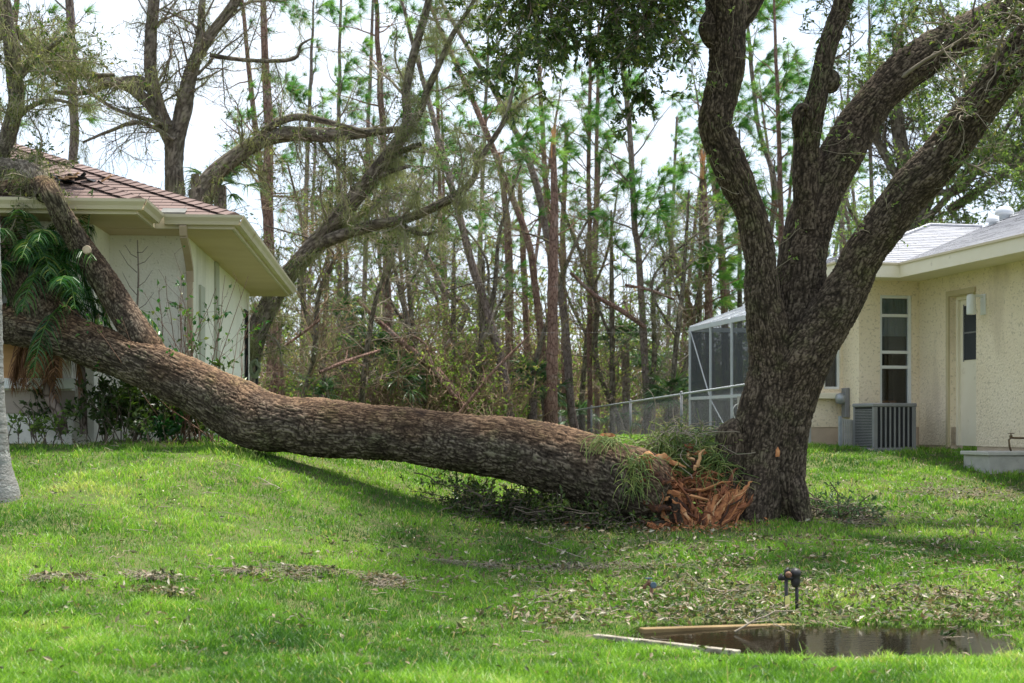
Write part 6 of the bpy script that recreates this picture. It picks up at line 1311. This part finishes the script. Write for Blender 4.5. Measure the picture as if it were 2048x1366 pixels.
# twiggy broadleaf saplings inside the wood
sap = [(640, 36, 380, 'mossy twiggy sapling between the house corner and the slim pine'), (840, 37, 400, 'pale bare sapling standing right of the stout pine'), (905, 41, 480, 'vine hung sapling with dead brown leaves'), (960, 38, 520, 'crooked grey sapling between the leaning trunks'),
       (1225, 40, 420, 'light green sapling left of the straight grey pine'), (1340, 38, 380, 'yellow green sapling reaching toward the left oak stem'), (1395, 41, 300, 'tall twiggy young tree above the fence end'), (700, 43, 300, 'wispy tall sapling beside the mossy oak'), (1160, 48, 300, 'fine twigged young tree between the straight pines'),
       (1480, 45, 260, 'green young tree close behind the left oak stem'), (1620, 48, 260, 'young tree seen between the middle oak stems')]
for k, (px, d, top, lab) in enumerate(sap):
    r_ = np.random.default_rng(500+k); x = r_.normal(0, 30)
    leafy([[(px, 850, 12, d), (px+x*.3, 700, 11, d), (px+x*.7, 560, 9, d), (px+x, top, 4, d)], [(px+x*.4, 680, 7, d), (px+x*.4+r_.choice([-1, 1])*50, 560, 5, d), (px+x*.4+r_.choice([-1, 1])*70, top+60, 3, d)]],
          d, lab, 500+k, 46, 240, 700, 2.6 if k % 3 else 1.2, .075, (.4, 1.6), leafm='scrub_leaf', name='young_tree', moss=2 if k in (0, 7) else 0, tl=(.1, 1), twm='pale_twig' if k % 2 else 'twig')
# fallen snag leaning in the wood
rng = np.random.default_rng(66)
def snag(rows, lab, seed, w_=None):
    rr_ = [pxp(r) for r in rows]; f = rr_[0][0]; t = thing('fallen_snag', f[:3], lab, 'dead tree'); [mk('trunk' if k_ == 0 else 'limb', *simple_tubes([q_], 10, .15), M['pine_bark'], t) for k_, q_ in enumerate(rr_)]
    lp, lr = limbset(rr_); a, ar = grow(lp, lr, 14, (.3, 1.2), .1, 1, (.5, 1.2), 0, .15, .35, 7, np.random.default_rng(seed)); mk('branches', *batch_tubes(a, np.maximum(ar, .006), 4), M['red_twig'], t)
    return t
snag([[(940, 835, 20, 35), (880, 753, 20, 35), (817, 697, 14, 35), (760, 645, 10, 35), (715, 600, 7, 35)], [(935, 825, 8, 34.8), (870, 745, 8, 34.8), (850, 690, 6, 34.8), (822, 670, 5, 34.8)]], 'fallen reddish snag leaning down to the right behind the log', 1)
snag([[(640, 745, 7, 30), (700, 720, 7, 30.5), (760, 700, 5, 31)], [(560, 700, 6, 29), (600, 670, 6, 29), (640, 640, 4, 29)]], 'pale broken branch leaning through the brush by the white house', 2)
snag([[(915, 830, 7, 34), (990, 740, 6, 34), (1060, 670, 4, 34)]], 'thin bare branch slanting up to the right in front of the leaning trunk', 3)
snag([[(1290, 655, 9, 38), (1240, 620, 10, 38), (1190, 590, 8, 38), (1140, 545, 6, 38)], [(1350, 600, 5, 38), (1300, 580, 6, 38), (1250, 570, 6, 38)]], 'dark forked broken limb hung up against the straight grey pine', 4)

for k, (x0, x1, y1, d, lab) in enumerate([(660, 600, 330, 33, 'dead grey sapling leaning left over the far brush'), (720, 800, 380, 34, 'bare stem leaning right across the stout pine'), (860, 760, 300, 36, 'long bare trunk leaning left in front of the pines'), (930, 1010, 330, 37, 'dead stem leaning right among the leaning trunks'),
        (1060, 1150, 420, 38, 'hooked bare stem leaning right beside the snapped pine'), (1240, 1140, 330, 41, 'thin bare trunk leaning left toward the straight pines'), (1330, 1420, 400, 40, 'bare vine wrapped stem leaning toward the enclosure'), (1290, 1360, 520, 39, 'crooked dark limb curving up left of the enclosure'), (590, 670, 420, 31, 'mossy bare sapling leaning right beside the house corner')]):
    r_ = np.random.default_rng(900+k); j = lambda s_: r_.normal(0, s_)
    leafy([[(x0, 850, 13, d), (x0+(x1-x0)*.3+j(14), 720, 11, d), (x0+(x1-x0)*.6+j(18), 590, 9, d), (x1+j(10), (590+y1)/2, 7, d), (x1+(x1-x0)*.4, y1, 4, d)], [(x0+(x1-x0)*.6, 590, 6, d), (x0+(x1-x0)*.3+j(30), 500, 5, d), (x0+j(60), y1+30, 3, d)]],
          d, lab, 900+k, 44, 240, 520, .7, .07, (.5, 1.9), leafm='scrub_leaf', name='bare_tree', moss=2, tl=(.2, 1), twm='pale_twig' if k % 2 else 'brown_twig')
# ------------------------------------------------------------------ palms
def fan_palm(px, py, d, n, L, label, seed, droop=.5, trunk=True):
    rng = np.random.default_rng(seed); c = np.array(P(px, py, d)); g = gz1(c[0], c[1]); t = thing('fan_palm', (c[0], c[1], g), label, 'palm')
    if c[2]-g > .3: s = [(c[0], c[1], g-.1, .14), (c[0]+.05, c[1], (g+c[2])/2, .12), (c[0], c[1], c[2], .13)]; mk('trunk', *simple_tubes([s], 12, .1), M['pine_grey'], t)
    paths, wds, pet = [], [], []
    for k in range(n):
        az = k*2.4+rng.normal(0, .3); el = rng.uniform(-.35, 1.25); dr = np.array([math.cos(az)*math.cos(el), math.sin(az)*math.cos(el), math.sin(el)]); l = L*rng.uniform(.6, 1.1)
        b0 = c; b1 = c+dr*l*.5+np.array([0, 0, -droop*l*.15]); pet.append(np.stack([b0*(1-u)+b1*u+np.array([0, 0, .06*math.sin(u*3.14)]) for u in np.linspace(0, 1, 5)]))
        sd = np.cross(dr, [0, 0, 1]); sd = sd/(np.linalg.norm(sd)+1e-6); upv = np.cross(sd, dr); m = 26
        for q in range(m):
            a = (q/(m-1)-.5)*3.6; dd = dr*math.cos(a)+sd*math.sin(a)*.95+upv*.12*abs(math.sin(a)); ll = l*.62*(.75+.25*math.cos(a))*rng.uniform(.7, 1.1); pth = [b1]
            v = dd+rng.normal(0, .10, 3)
            for s_ in range(4): v = v+np.array([0, 0, -droop*(.25+.25*s_)]); v /= np.linalg.norm(v); pth.append(pth[-1]+v*ll/4)
            paths.append(np.stack(pth)); wds.append(.035*L)
    tinted('crown', ribbons(np.array(paths), np.array(wds), rng), M['fan_leaf'], t, rng, 10, 0, .9); mk('petioles', *batch_tubes(np.array(pet), np.full((len(pet), 5), .012), 4), M['fan_leaf'], t, {'tint': np.full(len(pet)*20, .7)})
fan_palm(440, 372, 28.5, 20, 1.0, 'fan palm top showing above the roof beside the arching oak limb', 1)
for a in [(745, 715, 36, 26, 1.25, 'dark green fan palm at the left of the palmetto thicket', 2), (815, 760, 35, 20, 1.1, 'low fan palm half hidden by the leaning snag', 3), (700, 640, 42, 18, 1.2, 'fan palm standing behind the slender stems at left', 4), (1062, 760, 38, 22, 1.1, 'fan palm with drooping blades behind the log end', 5),
          (1090, 790, 40, 18, 1.0, 'small fan palm low beside the thick snapped pine', 6), (1250, 690, 44, 24, 1.4, 'fan palm between the slim pines and the fence', 7), (1300, 740, 45, 20, 1.2, 'fan palm under the yellow green sapling', 8), (1345, 790, 38, 22, 1.1, 'dark fan palm beside the screen enclosure corner', 9), (1160, 830, 42, 18, .9, 'low palmetto just over the fence rail', 10), (900, 820, 40, 16, 1.0, 'low palmetto at the foot of the snag', 11), (640, 790, 33, 18, .9, 'low palmetto right of the white house corner', 12), (1240, 835, 44, 16, .9, 'low palmetto behind the dry twig heap', 13)]:
    fan_palm(a[0], a[1], a[2], a[3], a[4], a[5], a[6])

def feather_palm():
    rng = np.random.default_rng(17); g = gz1(P(115, 0, 15.45)[0], 15.45); b = P(115, 860, 15.45)
    t = thing('feather_palm', (b[0], b[1], g), 'clump of green feather palms against the white wall behind the fallen trunk', 'palm')
    stems = [[(132, 868, 20, 15.5), (122, 828, 22, 15.5), (100, 785, 24, 15.5), (104, 730, 22, 15.5), (112, 660, 22, 15.5), (110, 560, 20, 15.5)], [(172, 868, 16, 15.6), (168, 800, 17, 15.6), (160, 720, 16, 15.6), (150, 620, 16, 15.6)]]
    for s in stems: mk('trunk', *simple_tubes([pxp(s)], 12, .06), M['pine_grey'], t)
    def frond(c, az, el, L, wd, mat_l, droop, m=34, ll=.34):
        dr = np.array([math.cos(az)*math.cos(el), math.sin(az)*math.cos(el), math.sin(el)]); p = [np.array(c)]; v = dr
        for k in range(11): v = v+np.array([0, 0, -droop*(.4+k*.1)]); v = v/np.linalg.norm(v); q = p[-1]+v*L/11; q[1] = min(q[1], 15.72); p.append(q)
        p = np.array(p); out = []
        for k in range(m):
            u = .12+.88*k/m; i = min(int(u*11), 10); f = u*11-i; q = p[i]*(1-f)+p[i+1]*f; tn = p[i+1]-p[i]; tn /= np.linalg.norm(tn); sd = np.cross(tn, [0, 0, 1]); sd /= np.linalg.norm(sd)+1e-6
            for sg in (-1, 1):
                d_ = tn*.55+sd*sg*.9+np.array([0, 0, .1])+rng.normal(0, .08, 3); d_ /= np.linalg.norm(d_); l = ll*math.sin(.35+u*2.5)*rng.uniform(.8, 1.1); pp = [q]
                for s_ in range(3): d_ = d_+np.array([0, 0, -.32*(s_+1)]); d_ /= np.linalg.norm(d_); pp.append(pp[-1]+d_*l/3)
                out.append(np.stack(pp))
        return p, out
    rach, lv = [], []
    for (cx, cy, dd, n) in ((108, 520, 15.4, 20), (60, 500, 15.4, 12), (150, 600, 15.45, 14), (20, 520, 15.4, 8)):
        for k in range(n):
            p, o = frond(P(cx, cy, dd), rng.uniform(0, 6.28), rng.uniform(-.3, 1.1), rng.uniform(.7, 1.25), 0, 0, rng.uniform(.10, .28)); rach.append(p); lv += o
    p, o = frond(P(165, 560, 15.2), 1.0, 1.45, 1.0, 0, 0, .03); rach.append(p); lv += o
    lv = np.array(lv); q_ = lv[:, -1]; lv = lv[~((q_[:, 0]/q_[:, 1]*F+1024 > 196) & (HZ-(q_[:, 2]-EYE)/q_[:, 1]*F < 600))]; tinted('fronds', ribbons(lv, np.full(len(lv), .016), rng), M['palm_leaf'], t, rng, 8, 0, .97)
    rach = np.array(rach); mxp = (rach[..., 0]/rach[..., 1]*F+1024).max(1); rach = rach[mxp < 205]; mk('rachis', *batch_tubes(rach, np.full(rach.shape[:2], .008), 4), M['palm_leaf'], t, {'tint': np.full(rach.shape[0]*12*4, .8)})
    rach, lv = [], []
    for k in range(13):
        p, o = frond(P(rng.uniform(40, 120), rng.uniform(640, 690), 15.42), rng.uniform(2.6, 6.6), rng.uniform(-1.4, -.5), rng.uniform(.5, .8), 0, 0, .3, 26, .3); rach.append(p); lv += o
    lv = np.array(lv); tinted('dead_fronds', ribbons(lv, np.full(len(lv), .014), rng), M['dead_frond'], t, rng, 8)
feather_palm()

def grey_palm():
    rows = [(-2, 1010, 84, 12.4), (0, 985, 76, 12.4), (-8, 940, 62, 12.4), (-14, 880, 58, 12.4), (-20, 780, 54, 12.4), (-25, 640, 56, 12.4), (-28, 480, 54, 12.4), (-32, 300, 52, 12.4), (-40, 0, 50, 12.4), (-60, -400, 48, 12.4), (-90, -820, 44, 12.4)]
    s = spline(pxp(rows), .03); n = len(s); ring = 1+.05*np.maximum(0, np.sin(np.arange(n)*.03*2*math.pi/.11))**6; s[:, 3] *= ring; g = gz1(s[0, 0], 12.4); s[0, 2] = g-.1
    t = thing('grey_palm_tree', (s[0, 0], s[0, 1], g), 'smooth grey ringed palm trunk cut off by the left edge of the picture', 'palm')
    m = surf('grey_palm', (.17, .165, .15), (.31, .305, .285), 3, .85, .9, .012, 50, stretch=(1, 1, 9), stain=((.09, .085, .07), 2.6, .50, (1, 1, 8)), speck=((.36, .37, .34), 14, .6))
    mk('trunk', *batch_tubes(s[None, :, :3], s[None, :, 3], 40), m, t)
    mb = MB()
    for k in range(9):
        c = s[int(n*(.05+.075*k))]; pts = [(c[0]+(c[3]+.003)*math.cos(a), c[1]+(c[3]+.003)*math.sin(a), c[2]+.04*math.sin(a+k)+.01*k) for a in np.linspace(0, 6.28, 30)]; mb.tube(pts, .0028, 5)
    mb.build('cord', M['dark_void'], t)
    rng = np.random.default_rng(3); c = s[-1, :3]; lv = []
    for k in range(14):
        az = k*2.4; el = rng.uniform(-.3, 1.0); v = np.array([math.cos(az)*math.cos(el), math.sin(az)*math.cos(el), math.sin(el)]); p = [c]
        for q in range(10): v = v+np.array([0, 0, -.16]); v /= np.linalg.norm(v); p.append(p[-1]+v*.24)
        for q in range(1, 10):
            tn = p[q+1]-p[q]; sd = np.cross(tn, [0, 0, 1]); sd /= np.linalg.norm(sd)+1e-6
            for e in (0, .33, .66):
                for sg in (-1, 1): a0 = p[q]*(1-e)+p[q+1]*e; d_ = tn*2+sd*sg*.45; lv.append(np.stack([a0, a0+d_*.4+np.array([0, 0, -.02]), a0+d_*.8+np.array([0, 0, -.12])]))
    lv = np.array(lv); tinted('crown', ribbons(lv, np.full(len(lv), .03), rng), M['palm_leaf'], t, rng, 6, 0, .8)
grey_palm()

# ------------------------------------------------------------------ shrubs by the left house
def shrub(name, label, px, py, d, n1, h, n2, n3, per, leafm, lsz, seed, spread=.25, tl=(0, 1), tw='twig', cat='shrub', wid=.5):
    rng = np.random.default_rng(seed); b = np.array(P(px, py, d)); b[2] = gz1(b[0], b[1]); t = thing(name, b, label, cat); a = np.empty((n1, 9, 3)); a[:, 0] = b+rng.normal(0, 1, (n1, 3))*np.array([spread, .10, 0])
    v = nrm(rng.normal(0, .28, (n1, 3))+np.array([0, 0, 1])); l = rng.uniform(.6, 1.1, (n1, 1))*h/8
    for k in range(1, 9): v = nrm(v+rng.normal(0, .12, (n1, 3))); a[:, k] = a[:, k-1]+v*l
    ar = np.full((n1, 9), .007)*np.linspace(1, .4, 9); c, cr = grow(a, ar, n2, (.12, h*.45), .15, 1, (.3, .9), .05, .16, .6, 6, rng); parts = [batch_tubes(a, ar, 4), batch_tubes(c, np.maximum(cr, .0022), 3)]; e, er = c, cr
    if n3: e, er = grow(c, cr, n3, (.06, .25), .1, 1, (.3, 1), 0, .2, .6, 5, rng); parts.append(batch_tubes(e, np.maximum(er, .0018), 3))
    mk('branches', *merge(parts), M[tw], t)
    if per: lp_, ld_ = along(e, er, per, rng, .1); tinted('leaves', leaves(lp_, ld_, lsz, wid, rng, .3, .7), M[leafm], t, rng, 5, *tl)
    return t
shrub('leafy_shrub', 'dark glossy leaved shrub under the fallen trunk against the white wall', 250, 875, 15.6, 26, .75, 120, 380, 7, 'oak_leaf', .075, 1, .30, (0, .55))
shrub('leafy_shrub', 'dark sprawling shrub at the foot of the wall below the bulge of the fallen trunk', 370, 878, 15.9, 18, .5, 80, 220, 6, 'oak_leaf', .075, 2, .30, (0, .7))
shrub('leafy_shrub', 'low mixed green shrub at the base of the curved palm stem', 120, 872, 15.35, 16, .3, 60, 160, 4, 'scrub_leaf', .06, 3, .5, (0, .7))
shrub('twiggy_shrub', 'half bare shrub with fresh green leaves in front of the downspout', 385, 870, 15.75, 26, 1.85, 110, 260, 2.0, 'palm_leaf', .065, 4, .22, (.3, .95), 'red_twig', wid=.55)
shrub('twiggy_shrub', 'sparse dead stems in front of the boarded window', 50, 870, 15.3, 9, .55, 10, 0, 0, 'scrub_leaf', .05, 5, .25, tw='twig')
shrub('leafy_vine', 'dark green leafy vine spilling over the fallen trunk below the limb', 318, 700, 15.3, 6, .3, 40, 0, 7, 'palm_leaf', .07, 6, .12, (0, .3))
def sapling():
    q = P(272, 870, 15.7); t = thing('bare_sapling', (q[0], q[1], gz1(q[0], q[1])), 'straight leafless sapling against the white wall with level side twigs', 'sapling')
    rows = [(272, 880, 5, 15.7), (272, 760, 5, 15.7), (273, 640, 4.5, 15.7), (275, 560, 3.6, 15.7), (275, 480, 2, 15.7)]; parts = [simple_tubes([pxp(rows)], 6, .1)]
    for (y0, x1, y1) in ((640, 240, 590), (620, 308, 585), (590, 245, 545), (575, 305, 540), (545, 238, 500), (530, 306, 505), (515, 250, 490), (505, 296, 492)):
        parts.append(batch_tubes(np.array([[P(274, y0, 15.7), P((274+x1)/2, (y0+y1)/2+6, 15.68), P(x1, y1, 15.65)]]), np.array([[.005, .004, .002]]), 6))
    mk('stem', *merge(parts), M['twig'], t)
sapling()
def brush_side():
    rng = np.random.default_rng(12)
    shrub('leafy_shrub', 'messy twig pile and greens beside the far corner of the white house', 540, 760, 26, 20, 1.0, 120, 260, 2, 'scrub_leaf', .07, 21, .5, (.2, 1), 'red_twig')
    q = P(510, 730, 23.3); t = thing('hose_reel', (q[0], q[1], gz1(q[0], q[1])), 'coiled garden hose hanging at the far corner of the white house', 'hose')
    b = MB(); b.tube([(q[0]+.07*math.cos(u)*(1+.3*math.sin(2.3*u)), q[1]+.03*math.sin(u*.7), q[2]-.06+.15*math.sin(u)*(.75+.3*math.cos(1.37*u))) for u in np.linspace(0, 44, 260)], .013, 6); b.build('hose', surf('hose_green', (.10, .13, .07), (.22, .25, .16), 9, .5, 0), t, smooth=True)
    b = MB(); b.bar((q[0]+.02, q[1]+.06, gz1(q[0], q[1])), (q[0]+.02, q[1]+.06, q[2]+.12), .04, .04); b.build('bracket', M['dark_void'], t)
brush_side()

# ------------------------------------------------------------------ undergrowth and far wood
def undergrowth():
    rng = np.random.default_rng(71)
    def mass(name, n, dr, hfun, lsz, label, xr=(-.17, .34), seed=1, leafper=8, lo=0, hi=1):
        d = rng.uniform(dr[0], dr[1], n); X = rng.uniform(xr[0], xr[1], n)*d; kp = ~((X/d*F+1024 > 1030) & (d < 50)); X, d = X[kp], d[kp]; n = len(X); g = gz(X, d); base = np.stack([X, d, g], 1); h = hfun(X, d)*rng.uniform(.5, 1.15, n)
        K = 8; a = np.empty((n, K, 3)); a[:, 0] = base; v = nrm(rng.normal(0, .35, (n, 3))+np.array([0, 0, 1])); st = (h/(K-1))[:, None]
        for k in range(1, K): v = nrm(v+rng.normal(0, .2, (n, 3))); a[:, k] = a[:, k-1]+v*st
        ar = np.repeat((h*.006+.004)[:, None], K, 1)*np.linspace(1, .3, K); c, cr = grow(a, ar, n*9, (.3, 1.5), .1, 1, (.4, 1.3), .02, .22, .6, 6, rng); e, er = grow(c, cr, n*18, (.15, .6), .05, 1, (.4, 1.3), -.02, .28, .6, 5, rng)
        w_ = .0022*np.mean(dr)/10+.002
        tag(mk(name+'_twigs', *merge([batch_tubes(a, ar, 4), batch_tubes(c, np.maximum(cr, w_), 3), batch_tubes(e, np.maximum(er, w_*.8), 3)]), M['brown_twig']), 'bare brown twigs of '+label, 'undergrowth', kind='stuff')
        lp_, ld_ = along(e, er, leafper, rng, 0); cl = fbm(lp_*.45, seed, 2); k = cl > .36; lp_, ld_ = lp_[k], ld_[k]
        V, Fc = leaves(lp_, ld_, lsz, .5, rng, .2, .8); tt = np.clip(fbm(lp_*.3, seed+8, 2)*1.4-.20+rng.normal(0, .18, len(lp_)), lo, hi)
        tag(mk(name+'_leaves', V, Fc, M['scrub_leaf'], None, {'tint': np.repeat(tt, 5)}, False), 'green and brown leaves of '+label, 'undergrowth', kind='stuff')
    mass('thicket', 800, (34, 46), lambda x, y: 1.5+2.3*vn(np.stack([x*.4, y*.2, x*0], -1), 3), .085, 'the thicket at the edge of the woods', seed=3)
    mass('undergrowth', 950, (46, 64), lambda x, y: 3.4+3.8*vn(np.stack([x*.3, y*.2, x*0], -1), 4), .12, 'the taller undergrowth inside the woods', seed=4)
    mass('far_wood', 1150, (68, 100), lambda x, y: 5.5+5.0*vn(np.stack([x*.15, y*.1, x*0], -1), 5), .24, 'the far edge of the woods', xr=(-.42, .5), seed=5, leafper=7)
undergrowth()
def wires():
    for (a, b, da, db, lab) in (((500, 668), (1500, 664), 30, 33, 'lower thin utility wire crossing in front of the woods'), ((900, 570), (1500, 582), 34, 33, 'upper thin utility wire crossing in front of the woods')):
        p, q = np.array(P(a[0], a[1], da)), np.array(P(b[0], b[1], db)); e = q-p; p = p-e*.25; q = q+e*.35; u = np.linspace(0, 1, 14)[:, None]; pth = p*(1-u)+q*u; pth[:, 2] -= .12*np.sin(u[:, 0]*math.pi)-.12
        tag(mk('utility_wire', *batch_tubes(pth[None], np.full((1, 14), .0013), 4), M['wire']), lab, 'wire')
wires()
